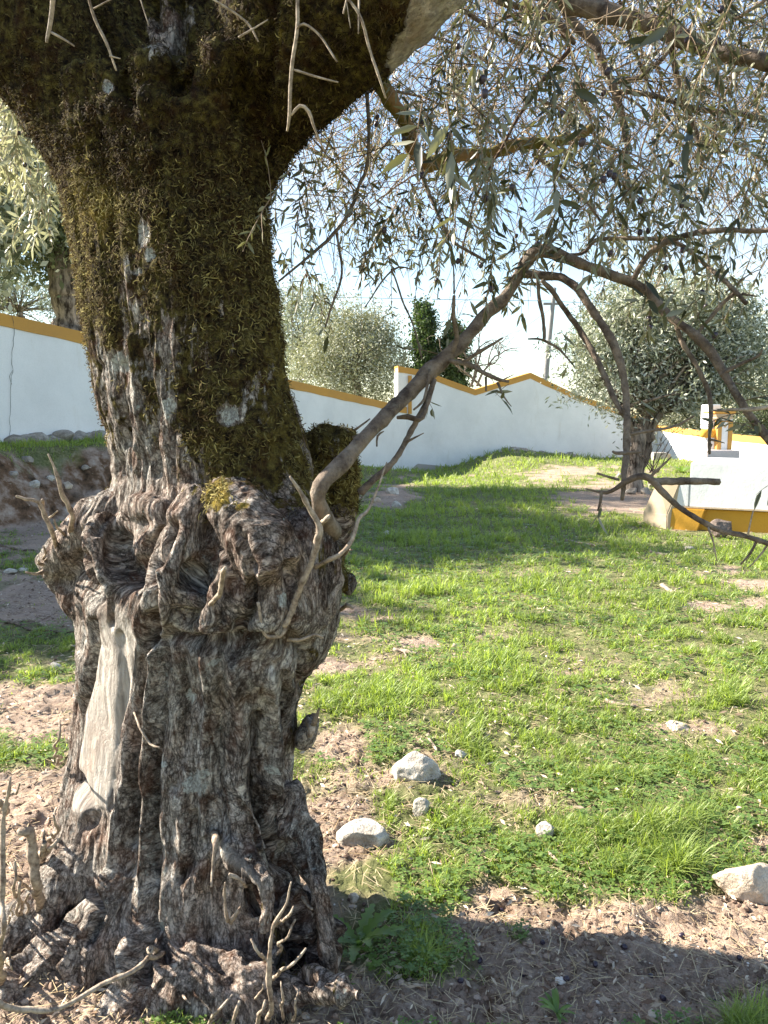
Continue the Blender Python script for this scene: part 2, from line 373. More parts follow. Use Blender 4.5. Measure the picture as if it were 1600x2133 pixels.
SPOTS = [  # (px, py, rx, ry, amount) bare or lush places on the ground
 (1420, 2020, 420, 115, -1.4), (1000, 2110, 330, 60, -1.1), (1010, 1850, 90, 45, -.9), (700, 1720, 95, 80, -1.0), (1150, 1890, 110, 45, -.7), (720, 1560, 60, 30, -.6),
 (850, 1520, 90, 22, -.3), (1120, 1640, 60, 30, -.5), (1350, 1700, 80, 28, -.7), (1400, 1520, 70, 22, -.9), (1490, 1265, 90, 12, -.7), (1560, 1220, 60, 10, -.8), (1280, 1045, 140, 32, -1.4), (1180, 985, 110, 20, -.8),
 (1100, 1235, 60, 10, -.5), (690, 1385, 80, 30, -.7), (1500, 1600, 60, 30, -.5), (820, 1035, 55, 28, -1.5), (60, 1260, 120, 60, -1.1), (60, 1120, 150, 40, -.7), (90, 1480, 120, 70, -.7), (60, 1720, 120, 110, -1.5), (60, 1900, 140, 100, -1.5),
 (870, 1340, 40, 12, -.6), (1270, 1430, 50, 14, -.3), (1600, 1760, 60, 25, -.8), (1020, 1330, 60, 12, -.3), (1560, 1850, 70, 60, -.3), (1250, 1950, 140, 45, -1.0), (1560,1950,100,50,-.9),
 (1150, 1200, 280, 70, .45), (950, 1090, 220, 60, .6), (1130, 960, 150, 12, .7), (1450, 1150, 160, 26, .5), (1200, 1870, 90, 40, .5), (1090, 1960, 30, 18, .6), (880, 1830, 90, 40, .6), (1530, 1330, 80, 30, .3), (1200, 1560, 120, 70, .8), (1400, 1790, 130, 70, .8), (830, 1980, 150, 80, .9), (850, 1700, 90, 50, .5), (1000, 1440, 260, 60, .5), (850, 1250, 140, 60, .5), (1300, 1310, 150, 30, .5), (1050, 1560, 100, 60, .3),
 (130, 1340, 90, 25, .8), (40, 1590, 70, 40, .5), (100, 1180, 90, 10, .9), (1030, 1800, 60, 30, .6), (1500, 1400, 140, 60, .5), (760, 1400, 60, 40, .3), (70, 1400, 90, 20, .6), (1500, 1480, 100, 30, .4), (960, 1880, 40, 25, .7), (1300, 1970, 50, 22, .8), (720, 1830, 50, 30, .7)]
def grassy(x, y):
    x = np.asarray(x, float); y = np.asarray(y, float)
    P = np.stack([x, y, H(x, y)], -1); px, py = proj(P)
    front = y > .5
    g = .74+.62*fb2(x, y, 1.15, 3, 6.)+.75*fb2(x, y, 4.2, 3, 7.)
    for (a, b, rx, ry, am) in SPOTS:
        g = g+np.where(front, am*np.exp(-(((px-a)/rx)**2+((py-b)/ry)**2)), 0)
    t = (x-WA[0])*WD[0]+(y-WA[1])*WD[1]; s = (x-WA[0])*WN[0]+(y-WA[1])*WN[1]
    k = np.clip(1.15-wall_base(t), 0, 1.15)
    face = np.exp(-((s-2.55)/.5)**2)*np.clip(wall_base(t)-.05, 0, 1)
    g = g-1.15*face+.35*np.exp(-((s-1.2)/.6)**2)
    g = g-1.6*np.exp(-(((x+.75)/.52)**2+((y-2.1)/.42)**2))
    g = g+.22*sst(6, 12, y)
    return np.clip(g, 0, 1)

def build_ground():
    r = [0.9]
    while r[-1] < 9: r.append(r[-1]*1.0052)
    while r[-1] < 40: r.append(r[-1]*1.012)
    while r[-1] < 900: r.append(r[-1]*1.12)
    r = np.array(r)
    th = np.concatenate([np.linspace(-.64, .62, 330), np.linspace(.62, 2*PI-.64, 70)[1:-1]])
    nth = len(th)
    X = np.sin(th)[None]*r[:, None]; Y = np.cos(th)[None]*r[:, None]
    Z = H(X, Y, True)
    G = grassy(X, Y)
    V = np.stack([X, Y, Z], -1).reshape(-1, 3)
    i = np.arange(len(r)-1)[:, None]*nth; j = np.arange(nth)[None]; j2 = (j+1) % nth
    Q = np.stack([i+j, i+nth+j, i+nth+j2, i+j2], -1).reshape(-1, 4)
    V = np.concatenate([V, [[0, 0, 0]]]); T = [[len(V)-1, k, (k+1) % nth] for k in range(nth)]
    me = mesh_from('ground', V, Q, T)
    a = me.attributes.new('grass', 'FLOAT', 'POINT'); a.data.foreach_set('value', np.concatenate([G.ravel(), [0]]).astype(np.float32))
    m = Mat('soil', .95, .1)
    n1 = m.noise(3, 6, .6); n2 = m.noise(38, 6, .7); n3 = m.noise(140, 4, .7)
    c = m.ramp(n2, [(.32, (.11, .074, .052)), (.46, (.27, .195, .145)), (.58, (.41, .32, .25)), (.74, (.58, .49, .41))])
    c = m.mix(m.ramp(n1, [(.40, 0.), (.62, .8)]), c, m.mix(n3, (.26, .17, .12), (.60, .47, .37)))
    sp_ = m.ramp(m.voro(60), [(.10, 1.), (.20, 0.)])
    c = m.mix(m.math('MULTIPLY', sp_, m.ramp(m.noise(20), [(.5, 0.), (.6, .8)])), c, (.62, .56, .48))
    dkd = m.ramp(m.voro(46, m.vec((1, 1.3, 1))), [(.08, 1.), (.17, 0.)])
    c = m.mix(m.math('MULTIPLY', dkd, m.ramp(m.noise(13), [(.5, 0.), (.6, .8)])), c, (.035, .022, .018))
    geo = m.N.new('ShaderNodeNewGeometry'); sx = m.N.new('ShaderNodeSeparateXYZ'); m.L.new(geo.outputs['Normal'], sx.inputs[0])
    steep = m.ramp(sx.outputs['Z'], [(.70, 1.), (.93, 0.)])
    c = m.mix(steep, c, m.ramp(m.noise(3.5, 6, .65), [(.35, (.05, .033, .020)), (.47, (.17, .10, .06)), (.57, (.33, .245, .19)), (.68, (.48, .41, .34)), (.78, (.13, .13, .05))]))
    gcol = m.ramp(m.noise(24, 6, .7), [(.3, (.045, .065, .018)), (.5, (.12, .15, .045)), (.62, (.22, .22, .10)), (.75, (.34, .29, .19))])
    gm = m.ramp(m.attr('grass').outputs['Fac'], [(.25, 0.), (.7, .85)])
    c = m.mix(gm, c, gcol)
    m.col(c).bump(n2, .02); m.bump(n3, .006)
    o = link('ground', me, m.m); tag(o, kind='structure')
build_ground()

# ------------------------------------------------------------------ grass, weeds and litter
rg = np.random.RandomState(21)
def near_trunk(x, y): return ((x+.58)/.62)**2+((y-2.3)/.40)**2 < 1
def blades(n, rmin, rmax, wbase, lbase, mat, name, label, keep=None, dry=.06, tuft=True):
    r = rmin*np.exp(rg.rand(n)*math.log(rmax/rmin)); th = -.60+rg.rand(n)*1.19
    x = r*np.sin(th); y = r*np.cos(th)
    if tuft:       # pull towards tuft centres
        cell = .055*(r/2.5)**.7
        cx = (np.floor(x/cell)+.5+.45*RV[(np.floor(x/cell).astype(int)*73+np.floor(y/cell).astype(int)*151) & 4095])*cell
        cy = (np.floor(y/cell)+.5+.45*RV[(np.floor(x/cell).astype(int)*37+np.floor(y/cell).astype(int)*211) & 4095])*cell
        f = .45*rg.rand(n); x = x*(1-f)+cx*f; y = y*(1-f)+cy*f
    g = grassy(x, y)
    tf = fb2(x, y, 9, 2, 3.)
    p = np.clip((g-.16)*1.1, 0, 1)**1.3*np.clip(.62+1.9*tf, .05, 1)
    ok = (rg.rand(n) < p) & ~near_trunk(x, y)
    if keep is not None: ok &= keep(x, y)
    x, y, r, g, tf = x[ok], y[ok], r[ok], g[ok], tf[ok]; n = len(x)
    z = H(x, y, True)-.004
    Ln = lbase*(.45+.9*rg.rand(n)**1.3)*(.50+.75*g)*(1+3.2*np.maximum(0, fb2(x, y, 2.0, 2, 14.)-.06)+1.2*np.maximum(0, tf))*(1+.06*r)
    W = wbase*(.7+.6*rg.rand(n))*(r/2.4)**.75
    az = rg.rand(n)*2*PI; lean = .35+1.15*rg.rand(n); 
    d = np.stack([np.cos(az), np.sin(az), np.zeros(n)], -1); sd_ = np.stack([-np.sin(az+.5), np.cos(az+.5), np.zeros(n)], -1)
    p0 = np.stack([x, y, z], -1)
    V = []
    for k, (t, wk) in enumerate(((0, .8), (.35, 1.), (.7, .7))):
        c = p0+d*(Ln*lean*t**1.6*.75)[:, None]+np.array([0, 0, 1])*(Ln*(t-.38*lean*t*t))[:, None]
        V += [c-sd_*(W*wk*.5)[:, None], c+sd_*(W*wk*.5)[:, None]]
    V.append(p0+d*(Ln*lean*.75)[:, None]+np.array([0, 0, 1])*(Ln*(1-.38*lean))[:, None])
    V = np.stack(V, 1)
    b = np.arange(n)[:, None]*7
    Q = np.concatenate([b+[0, 1, 3, 2], b+[2, 3, 5, 4]]); T = b+[4, 5, 6]
    hue = np.clip(.52+1.0*fb2(x, y, 1.6, 3, 11.)+.30*rg.randn(n)-.35*(g-.5), 0, 1)
    mb = MB(); mb.add(V.reshape(-1, 3), Q, T, np.repeat(hue, 7))
    o = mb.build(name, mat, smooth=False); tag(o, label, 'grass', kind='stuff'); return o
def not_fountain(x, y): return ~((x > 3.9) & (y > 10.2) & (y < 13.2))
blades(660000, 1.6, 30, .0032, .030, GRASS, 'grass', 'short bright green grass spread over the courtyard ground', not_fountain)
# dry straw blades
m = Mat('straw', .8, .2); m.col(m.mix(m.attr('tint').outputs['Fac'], (.38, .27, .15), (.66, .55, .36))).translucent((.4, .3, .15), .25); STRAW = m.m
def litter():
    n = 13000; r = 1.6*np.exp(rg.rand(n)*math.log(9)); th = -.6+rg.rand(n)*1.2; x = r*np.sin(th); y = r*np.cos(th)
    ok = ~near_trunk(x, y); x, y, r = x[ok], y[ok], r[ok]; n = len(x)
    z = H(x, y, True)+.006+.012*rg.rand(n)
    az = rg.rand(n)*2*PI; Ln = (.006+.018*rg.rand(n)**2)*(r/2.5)**.45; W = Ln*(.1+.14*rg.rand(n))
    d = np.stack([np.cos(az), np.sin(az), .5*(rg.rand(n)-.4)], -1); s = np.stack([-np.sin(az), np.cos(az), .6*(rg.rand(n)-.5)], -1)
    c = np.stack([x, y, z], -1)
    V = np.stack([c-d*Ln[:, None], c-s*W[:, None]-[0, 0, .003], c+d*Ln[:, None], c+s*W[:, None]+[0, 0, .004]], 1).reshape(-1, 3)
    mb = MB(); mb.add(V, np.arange(n)[:, None]*4+[0, 1, 2, 3], None, np.repeat(rg.rand(n)**1.3, 4))
    tag(mb.build('leaf_litter', DEADLEAF, smooth=False), 'dry fallen leaves and chips scattered through the grass', 'leaf litter', kind='stuff')
    # straw strands lying flat
    n = 15000; r = 1.6*np.exp(rg.rand(n)*math.log(12)); th = -.6+rg.rand(n)*1.2; x = r*np.sin(th); y = r*np.cos(th)
    az = rg.rand(n)*2*PI; Ln = (.012+.03*rg.rand(n)**1.6); W = .0011*(r/2.4)**.8
    d = np.stack([np.cos(az), np.sin(az), .35*(rg.rand(n)-.3)], -1); s = np.stack([-np.sin(az), np.cos(az), np.zeros(n)], -1)
    c = np.stack([x, y, H(x, y, True)+.012], -1)
    V = np.stack([c-d*Ln[:, None]-s*W[:, None], c-d*Ln[:, None]+s*W[:, None], c+d*Ln[:, None]+s*W[:, None], c+d*Ln[:, None]-s*W[:, None]], 1).reshape(-1, 3)
    mb = MB(); mb.add(V, np.arange(n)[:, None]*4+[0, 1, 2, 3], None, np.repeat(rg.rand(n), 4))
    tag(mb.build('dry_straw', STRAW, smooth=False), 'thin straw coloured dead grass stalks among the green', 'dry grass', kind='stuff')
    # pebbles and clods
    n = 16000; r = 1.6*np.exp(rg.rand(n)*math.log(8)); th = -.6+rg.rand(n)*1.2; x = r*np.sin(th); y = r*np.cos(th)
    g = grassy(x, y); ok = rg.rand(n) > g*1.1; x, y, r = x[ok], y[ok], r[ok]; n = len(x)
    ico = bmesh.new(); bmesh.ops.create_icosphere(ico, subdivisions=1, radius=1); ico.verts.ensure_lookup_table()
    IV = np.array([v.co[:] for v in ico.verts]); IT = np.array([[v.index for v in f.verts] for f in ico.faces]); ico.free()
    S = (.003+.010*rg.rand(n)**4)[:, None, None]*np.stack([.8+.5*rg.rand(n), .8+.5*rg.rand(n), .5+.4*rg.rand(n)], -1)[:, None]
    V = IV[None]*S*(1+.25*rg.randn(n, len(IV), 1)*.6)+np.stack([x, y, H(x, y, True)+.002], -1)[:, None]
    mb = MB(); mb.add(V.reshape(-1, 3), None, (np.arange(n)[:, None, None]*len(IV)+IT[None]).reshape(-1, 3), np.repeat(rg.rand(n)**1.5, len(IV)))
    m = Mat('clod_and_pebble', .9, .2); m.col(m.ramp(m.attr('tint').outputs['Fac'], [(0., (.10, .065, .05)), (.5, (.30, .21, .155)), (.93, (.46, .38, .31)), (1., (.72, .68, .62))])).bump(m.noise(200), .002)
    tag(mb.build('gravel', m.m, smooth=False), 'small brown clods and pale pebbles on the bare soil', 'gravel', kind='stuff')
litter()
def clover():
    # small three-lobed leaves in drifts
    n = 44000; r = 1.7*np.exp(rg.rand(n)*math.log(11)); th = -.6+rg.rand(n)*1.2; x = r*np.sin(th); y = r*np.cos(th)
    g = grassy(x, y); k = fb2(x, y, 1.7, 3, 23.)
    ok = (g > .35) & (k > -.05) & ~near_trunk(x, y) & not_fountain(x, y); x, y, r, k = x[ok], y[ok], r[ok], k[ok]; n = len(x)
    z = H(x, y)+.012+.03*rg.rand(n); rad = (.006+.006*rg.rand(n))*(r/2.5)**.6
    mb = MB(); hue = np.clip(.15+.75*rg.rand(n), 0, 1)
    for q in range(3):
        a = q*2*PI/3+rg.rand(n)*.7+np.arange(n)
        d = np.stack([np.cos(a), np.sin(a), .25*rg.rand(n)], -1); s = np.stack([-np.sin(a), np.cos(a), .3*(rg.rand(n)-.5)], -1); c = np.stack([x, y, z], -1); R = rad[:, None]
        V = np.stack([c, c+d*R*.7-s*R*.55, c+d*R*1.25-s*R*.3, c+d*R*1.25+s*R*.3, c+d*R*.7+s*R*.55], 1)
        b = np.arange(n)[:, None]*5
        mb.add(V.reshape(-1, 3), b+[0, 1, 2, 3], b+[0, 3, 4], np.repeat(hue, 5))
    tag(mb.build('clover', WEED, smooth=False), 'patches of small round leaved clover in the grass', 'clover', kind='stuff')
clover()

def weed(px, py, n, size, name, label, jag=True):
    g = ground_at(px, py); r = random.Random(px); mb = MB()
    for k in range(n):
        a = k*2.4+r.random()*.5; Ln = size*(.6+.5*r.random()); el = .35+.8*r.random()
        d = np.array([math.cos(a), math.sin(a), 0]); s = np.array([-math.sin(a), math.cos(a), 0])
        m_ = 12; L_, R_ = [], []; cen = []
        for i in range(m_+1):
            t = i/m_; c = g+d*Ln*t*math.cos(el*.8)+np.array([0, 0, 1])*(Ln*(math.sin(el)*t-.55*t*t*math.sin(el))+.008)
            w = Ln*.09*math.sin(PI*min(1, t*.85+.1))**.8*(1+(.45 if jag and i % 2 else -.25 if jag else 0)); w = max(w, .001) if i < m_ else .0005
            cen.append(c); L_.append(c-s*w+[0, 0, w*.35]); R_.append(c+s*w+[0, 0, w*.35])
        V = np.array(L_+cen+R_); Q = []
        for i in range(m_): Q += [[i, i+1, m_+1+i+1, m_+1+i], [m_+1+i, m_+1+i+1, 2*m_+2+i+1, 2*m_+2+i]]
        mb.add(V, Q, None, .3+.5*r.random())
    o = mb.build(name, WEED); tag(o, label, 'weed')
weed(745, 1985, 9, .17, 'leafy_weed', 'large serrated leaf weed growing in shade at the right foot of the old trunk')
weed(715, 2085, 6, .07, 'leafy_weed', 'tiny round leaved weed at the bottom edge under the old trunk', False)
weed(1160, 2120, 12, .07, 'leafy_weed', 'small narrow leaved weed on bare soil at the bottom edge right of the trunk', False)
weed(1420, 985, 12, .55, 'leafy_weed', 'bushy light green weed at the left corner of the white tank', False)
weed(545, 2120, 5, .10, 'leafy_weed', 'little green weed among the dead twigs at the trunk base', False)

# ------------------------------------------------------------------ stones and sticks on the ground
def rock(name, px, py, wpx, hpx, mat, label, seed, cat='stone', flat=.7, sink=.36, depth=.8, Y=None):
    g = ground_at(px, py+hpx*.35)
    if Y: g = at(px, py, Y); g[2] = float(H(g[0:1], g[1:2])[0])
    sc = math.hypot(g[1], CAMZ)/F
    a = wpx*.5*sc; hz = hpx*.5*sc*1.15
    bm = bmesh.new(); bmesh.ops.create_icosphere(bm, subdivisions=5, radius=1)
    V = np.array([v.co[:] for v in bm.verts]); T = np.array([[v.index for v in f.verts] for f in bm.faces]); bm.free()
    # facet the ball with random planes, then roughen it
    rr = np.random.RandomState(seed)
    for k in range(14):
        nrm = unit(rr.randn(3)); dd = .62+.25*rr.rand(); e = V@nrm-dd; V = V-np.where(e > 0, e*.9, 0)[:, None]*nrm
    V = V*(1+.10*fbm(V*2+seed, 4)+.035*fbm(V*9+seed, 3))[:, None]
    V = V*[a, a*depth, hz]+[g[0], g[1]+a*.3, g[2]+hz*(1-2*sink)]
    o = link(name, mesh_from(name, V, None, T), mat); tag(o, label, cat); return o
rock('limestone_rock', 862, 1602, 112, 66, STONEW, 'large pale limestone rock half buried in grass right of the trunk', 3)
rock('limestone_rock', 758, 1752, 106, 52, STONEW, 'rough crumbly pale rock slab beside the trunk base', 5, flat=.4, sink=.36)
#rock('limestone_rock', 700, 1690, 70, 60, STONET, 'low dusty clod of rock left of the crumbly slab', 6, sink=.4)
rock('limestone_rock', 878, 1682, 38, 42, STONEW, 'small cream stone below the large limestone rock', 8)
rock('limestone_rock', 1138, 1740, 40, 30, STONEW, 'round white pebble alone in the middle of the lawn', 9, sink=.15)
rock('limestone_rock', 1582, 1860, 150, 84, STONET, 'big tan rock at the right edge in tall grass', 12, sink=.25, depth=.6)
rock('limestone_rock', 960, 1572, 26, 20, STONEW, 'little white stone right of the large limestone rock', 13)
rock('limestone_rock', 818, 1022, 34, 18, STONEW, 'flat pale stone on the dirt heap in front of the wall', 14)
rock('limestone_rock', 826, 1050, 22, 17, STONEW, 'grey white stone at the foot of the dirt heap', 15)
rock('limestone_rock', 785, 1042, 18, 14, STONET, 'small tan stone at the left of the dirt heap', 45)
rock('limestone_rock', 806, 1110, 16, 12, STONEW, 'white chip of stone in the shaded grass below the dirt heap', 16)
rock('dark_boulder', 1508, 1080, 54, 42, STONEB, 'dark brown boulder leaning on the ochre base of the tank', 17, 'boulder', sink=.12, Y=9.95)
rock('limestone_rock', 20, 1188, 30, 14, STONEW, 'pale stone at the far left edge below the bank', 18)
rock('limestone_rock', 48, 1186, 22, 12, STONEW, 'smaller pale stone beside the one at the left edge', 19)
rock('limestone_rock', 115, 1388, 26, 20, STONEW, 'pale stone in the grass left of the trunk burl', 20)
rock('limestone_rock', 55, 955, 26, 18, STONEG, 'grey stone sticking out near the top of the bank', 21)
rock('limestone_rock', 70, 1012, 26, 20, STONEW, 'white stone in the middle of the bank face', 22)
rock('limestone_rock', 105, 998, 20, 14, STONEW, 'small white stone right of the one in the bank face', 23)
rock('limestone_rock', 178, 975, 20, 12, STONEG, 'flat grey stone on the right of the bank', 24)
rock('limestone_rock', 25, 985, 22, 16, STONEG, 'dull grey stone low on the bank at the left edge', 71)
rock('limestone_rock', 140, 1010, 24, 18, STONET, 'tan stone on the bank behind the upright dead shoot', 72)
rock('limestone_rock', 200, 1040, 22, 14, STONEW, 'white stone at the bank foot close to the trunk', 73)
rock('limestone_rock', 950, 1345, 20, 10, STONET, 'small brown stone in the middle of the lawn', 25)
rock('limestone_rock', 1437, 1142, 24, 10, STONEG, 'grey stone in the grass in front of the boulder', 26)
rock('limestone_rock', 1415, 1515, 60, 20, STONET, 'flat buff stone in the lawn near the curved stick', 27, sink=.4)
rock('limestone_rock', 736, 1880, 22, 18, STONET, 'tan pebble close to the right side of the trunk foot', 28)
for k, (px, py, wd_, hh) in enumerate([(1302, 1008, 26, 18), (1318, 1024, 26, 16), (1346, 1024, 22, 16), (1358, 1010, 20, 15), (1290, 993, 18, 14)]):
    lab = ['round stone leaning on the left side of the fountain olive trunk', 'lowest stone in front of the fountain olive trunk', 'stone at the lower right foot of the fountain olive', 'rightmost stone heaped against the fountain olive trunk', 'leftmost stone of the heap under the fountain olive'][k]
    o = rock('heaped_stone', px, py, wd_, hh, STONEG, lab, 50+k, sink=.2); o['group'] = 'stones heaped round the fountain olive'

def lying_stick(pts, rpx, label, mat=None, lift=.012, branches=(), name='fallen_stick', group='dead sticks lying on the ground'):
    mb = MB(); P = []
    for (px, py) in pts:
        g = ground_at(px, py); g[2] += lift; P.append(g)
    sc = math.hypot(P[0][1], CAMZ)/F
    tube(mb, P, np.linspace(rpx*sc, rpx*sc*.5, len(P)), 7, rough=.3, kink=.01, seed=pts[0][0])
    for b in branches:
        Q = []
        for (px, py) in b: g = ground_at(px, py); g[2] += lift*1.6; Q.append(g)
        tube(mb, Q, np.linspace(rpx*sc*.5, rpx*sc*.2, len(Q)), 5, rough=.3, kink=.01)
    o = mb.build(name, mat or DRY); tag(o, label, 'stick', group)
lying_stick([(1262, 1468), (1290, 1475), (1326, 1480)], 5, 'pale curved stick lying in the middle of the lawn')
lying_stick([(1380, 1222), (1400, 1236), (1430, 1240), (1445, 1245)], 5, 'bleached forked stick on the bare patch before the tank', branches=[[(1405, 1238), (1420, 1228), (1436, 1226)]])
lying_stick([(820, 1360), (845, 1362), (866, 1368)], 6, 'short rotten branch piece right of the burl on the lawn', branches=[[(835, 1362), (850, 1376)]])
lying_stick([(1355, 1153), (1385, 1158), (1412, 1162)], 4, 'grey stick lying in sun left of the boulder')
lying_stick([(0, 1296), (60, 1312), (110, 1322), (160, 1318)], 4, 'long dark twig on the gravel left of the burl', BRANCH)
lying_stick([(30, 1298), (85, 1300), (100, 1318), (125, 1318)], 4, 'tan bent twig just above the long dark twig')
lying_stick([(0, 1138), (40, 1148), (80, 1150)], 3, 'thin brown twig at the foot of the bank', BRANCH)
lying_stick([(1262, 1700), (1276, 1712), (1290, 1718)], 3, 'small grey twig left of the tall grass clump')
lying_stick([(1138, 1780), (1150, 1800), (1160, 1812)], 4, 'short brown stick just below the round white pebble')
lying_stick([(892, 1540), (900, 1560), (906, 1575)], 4, 'small bark chip stick above the large limestone rock')
lying_stick([(1550, 1790), (1580, 1802), (1610, 1815)], 4, 'grey stick at the right edge above the tan rock')
lying_stick([(1072, 2096), (1090, 2080), (1100, 2072)], 4, 'silvery dead leaf stalk at the bottom edge right of centre')
lying_stick([(860, 2070), (900, 2064), (912, 2070)], 3, 'curled pale twig on soil below the serrated weed')
lying_stick([(1180, 1128), (1215, 1134), (1245, 1140)], 3, 'thin pale stick in the grass at the edge of the wall shade')
# a few fallen olives (countable)
om = None
def fruit_mesh():
    bm = bmesh.new(); bmesh.ops.create_uvsphere(bm, u_segments=10, v_segments=8, radius=1)
    for v in bm.verts: v.co.z *= 1.35; v.co *= .0075; v.co.z += -.004*(v.co.z > .008)
    me = bpy.data.meshes.new('olive_fruit'); bm.to_mesh(me); bm.free()
    for p in me.polygons: p.use_smooth = True
    me.materials.append(OLIVE); return me
FR = fruit_mesh()
ORD = ['leftmost', 'second from left', 'third from left', 'fourth from left', 'fifth from left', 'sixth from left', 'seventh from left', 'seventh from right', 'sixth from right', 'fifth from right', 'fourth from right', 'third from right', 'second from right', 'rightmost']
for k, (px, py) in enumerate(sorted([(885, 1955), (1000, 2005), (1045, 1890), (1130, 1975), (1180, 2060), (1240, 2015), (1300, 1985), (1355, 2045), (1420, 1960), (1490, 2080), (1540, 2010), (960, 2060), (1090, 2040), (1380, 2100)])):
    g = ground_at(px, py); o = bpy.data.objects.new('fallen_olive', FR); COL.objects.link(o); o.location = (g[0], g[1], float(H(g[0:1], g[1:2], True)[0])+.006); o.rotation_euler = (1.4, 0, k*1.3)
    tag(o, 'fallen dark olive, '+ORD[k]+' of those on the bare foreground soil', 'olive', 'fallen olives on the bare soil')

# ------------------------------------------------------------------ the walls
def wall(name, pts, th, label, band=.2, mat=WHITE, stub=.3, parts=()):
    """pts: (x, y, z of foot, z of top); a plastered wall with an ochre coping proud of it"""
    root = empty(name, (pts[0][0], pts[0][1], pts[0][2]), label, 'wall')
    P = np.array([[p[0], p[1]] for p in pts]); zb = np.array([p[2] for p in pts])-stub; zt = np.array([p[3] for p in pts])
    seg = np.linalg.norm(np.diff(P, axis=0), axis=1); S = np.concatenate([[0], np.cumsum(seg)])
    s = np.unique(np.concatenate([S, np.arange(0, S[-1], .25)]))
    X = np.interp(s, S, P[:, 0]); Y = np.interp(s, S, P[:, 1]); B = np.interp(s, S, zb); Tp = np.interp(s, S, zt)
    D = unit(np.stack([np.interp(s, (S[:-1]+S[1:])/2, np.diff(P[:, k])/seg) if len(seg) > 1 else np.full(len(s), np.diff(P[:, k])[0]/seg[0]) for k in (0, 1)], -1)); Nn = np.stack([D[:, 1], -D[:, 0]], -1)
    def sheet(off, z0, z1, m, flip=False, thick=th, nm='plaster'):
        nv = 7; mb = MB(); n = len(s)
        f = np.linspace(0, 1, nv)
        Fx = (X+Nn[:, 0]*off)[:, None]+0*f; Fy = (Y+Nn[:, 1]*off)[:, None]+0*f; Fz = z0[:, None]*(1-f)+z1[:, None]*f
        wob = .012*fb2(Fx*1.0+Fy, Fz, .9, 3, 3.) if nm == 'plaster' else 0*Fx
        Fx = Fx+Nn[:, 0:1]*wob; Fy = Fy+Nn[:, 1:2]*wob
        Bx = (X-Nn[:, 0]*(thick))[:, None]+0*f; By = (Y-Nn[:, 1]*(thick))[:, None]+0*f
        V = np.concatenate([np.stack([Fx, Fy, Fz], -1), np.stack([Bx, By, Fz], -1)[:, ::-1]], 1); k = 2*nv
        i = np.arange(n-1)[:, None]*k; j = np.arange(k)[None]; j2 = (j+1) % k
        Q = np.stack([i+j, i+k+j, i+k+j2, i+j2], -1).reshape(-1, 4)
        e0 = [[q, q+1, k-2-q, k-1-q] for q in range(nv-1)]; e1 = [[(n-1)*k+a for a in reversed(e)] for e in e0]
        mb.add(V.reshape(-1, 3), np.concatenate([Q, e0, e1]), None)
        return mb.build(nm, m, root, smooth=False)
    sheet(0, B, Tp-band*.3, mat)
    wv = .006*np.sin(s*2.1)+.006*np.sin(s*5.3)
    sheet(.018, Tp-band+wv, Tp+.015, OCHRE, thick=th+.02, nm='coping')
    return root, s, X, Y, Nn
PH = at(0, 650, WA[1])[2]
lw = []
for t in (-12, -6, 0, 3, 6, 9.3, 12.5, WLEN-.02):
    p = WA+WD*t
    ztop = np.interp(t, [-12, 0, WLEN], [4.5, at(0, 650, WA[1])[2], at(842, 850, 27.6)[2]])
    lw.append((p[0], p[1], float(wall_base(t)), float(ztop)))
rl = wall('boundary_wall', lw, .30, 'long whitewashed wall with ochre coping sloping down behind the old trunk', .22)[0]
# gabled wall beyond the step
gp = [(829, 27.3, 990, 763), (880, 27.6, 975, 772), (990, 28.1, 960, 812), (1105, 28.7, 955, 777), (1200, 29.2, 960, 822), (1300, 29.7, 960, 856), (1378, 30.2, 965, 889)]
gw = []
for (px, Y, pb, pt) in gp:
    a = at(px, pt, Y); b = at(px, pb, Y); gw.append((a[0], a[1], b[2], a[2]))
gr = wall('gabled_wall', gw, .35, 'tall whitewashed wall with zigzag gabled ochre coping behind the lawn', .20)[0]
# pillar trim where the two walls meet
gd = unit(np.array([gw[1][0]-gw[0][0], gw[1][1]-gw[0][1]])); gn = np.array([gd[1], -gd[0]])
def on_gable(px, py, off=.03):
    # point on the front face of the gabled wall
    r = (px-800)/F; u = (1066.5-py)/F; d = np.array([r, cp+u*sp, -sp+u*cp])
    A = np.array([gw[0][0], gw[0][1]]); B = np.array([gw[-1][0], gw[-1][1]]); n = np.array([(B-A)[1], -(B-A)[0]]); n = n/np.linalg.norm(n)
    t = (A+n*off)@n/(d[:2]@n); return np.array([d[0]*t, d[1]*t, CAMZ+d[2]*t])
def patch_on(px_list, name, mat, parent, off, jitter=.0, thick=.04):
    P = [on_gable(a, b, off) for a, b in px_list]; n = len(P); C = np.mean(P, 0)
    back = np.array([gn[0], gn[1], 0])*-thick
    V = P+[p+back for p in P]; mb = MB()
    bm = bmesh.new(); vs = [bm.verts.new(p) for p in P]; vb = [bm.verts.new(p+back) for p in P]
    bm.faces.new(vs); bm.faces.new(vb[::-1])
    for k in range(n): bm.faces.new([vs[k], vb[k], vb[(k+1) % n], vs[(k+1) % n]])
    me = bpy.data.meshes.new(name); bm.normal_update(); bmesh.ops.recalc_face_normals(bm, faces=bm.faces); bm.to_mesh(me); bm.free()
    return link(name, me, mat, parent)
patch_on([(851, 782), (858, 782), (858, 862), (851, 862)], 'trim_stripe', OCHRE, gr, .030)
patch_on([(862, 992), (858, 978), (868, 968), (872, 966), (905, 969), (935, 972), (968, 973), (985, 978), (992, 983), (985, 1000), (900, 1010), (862, 1005)], 'bare_cement_patch', CEMENT, gr, .016)
patch_on([(832, 1000), (829, 984), (845, 981), (858, 984), (866, 992), (866, 1010)], 'bare_cement_patch', CEMENT, gr, .014)
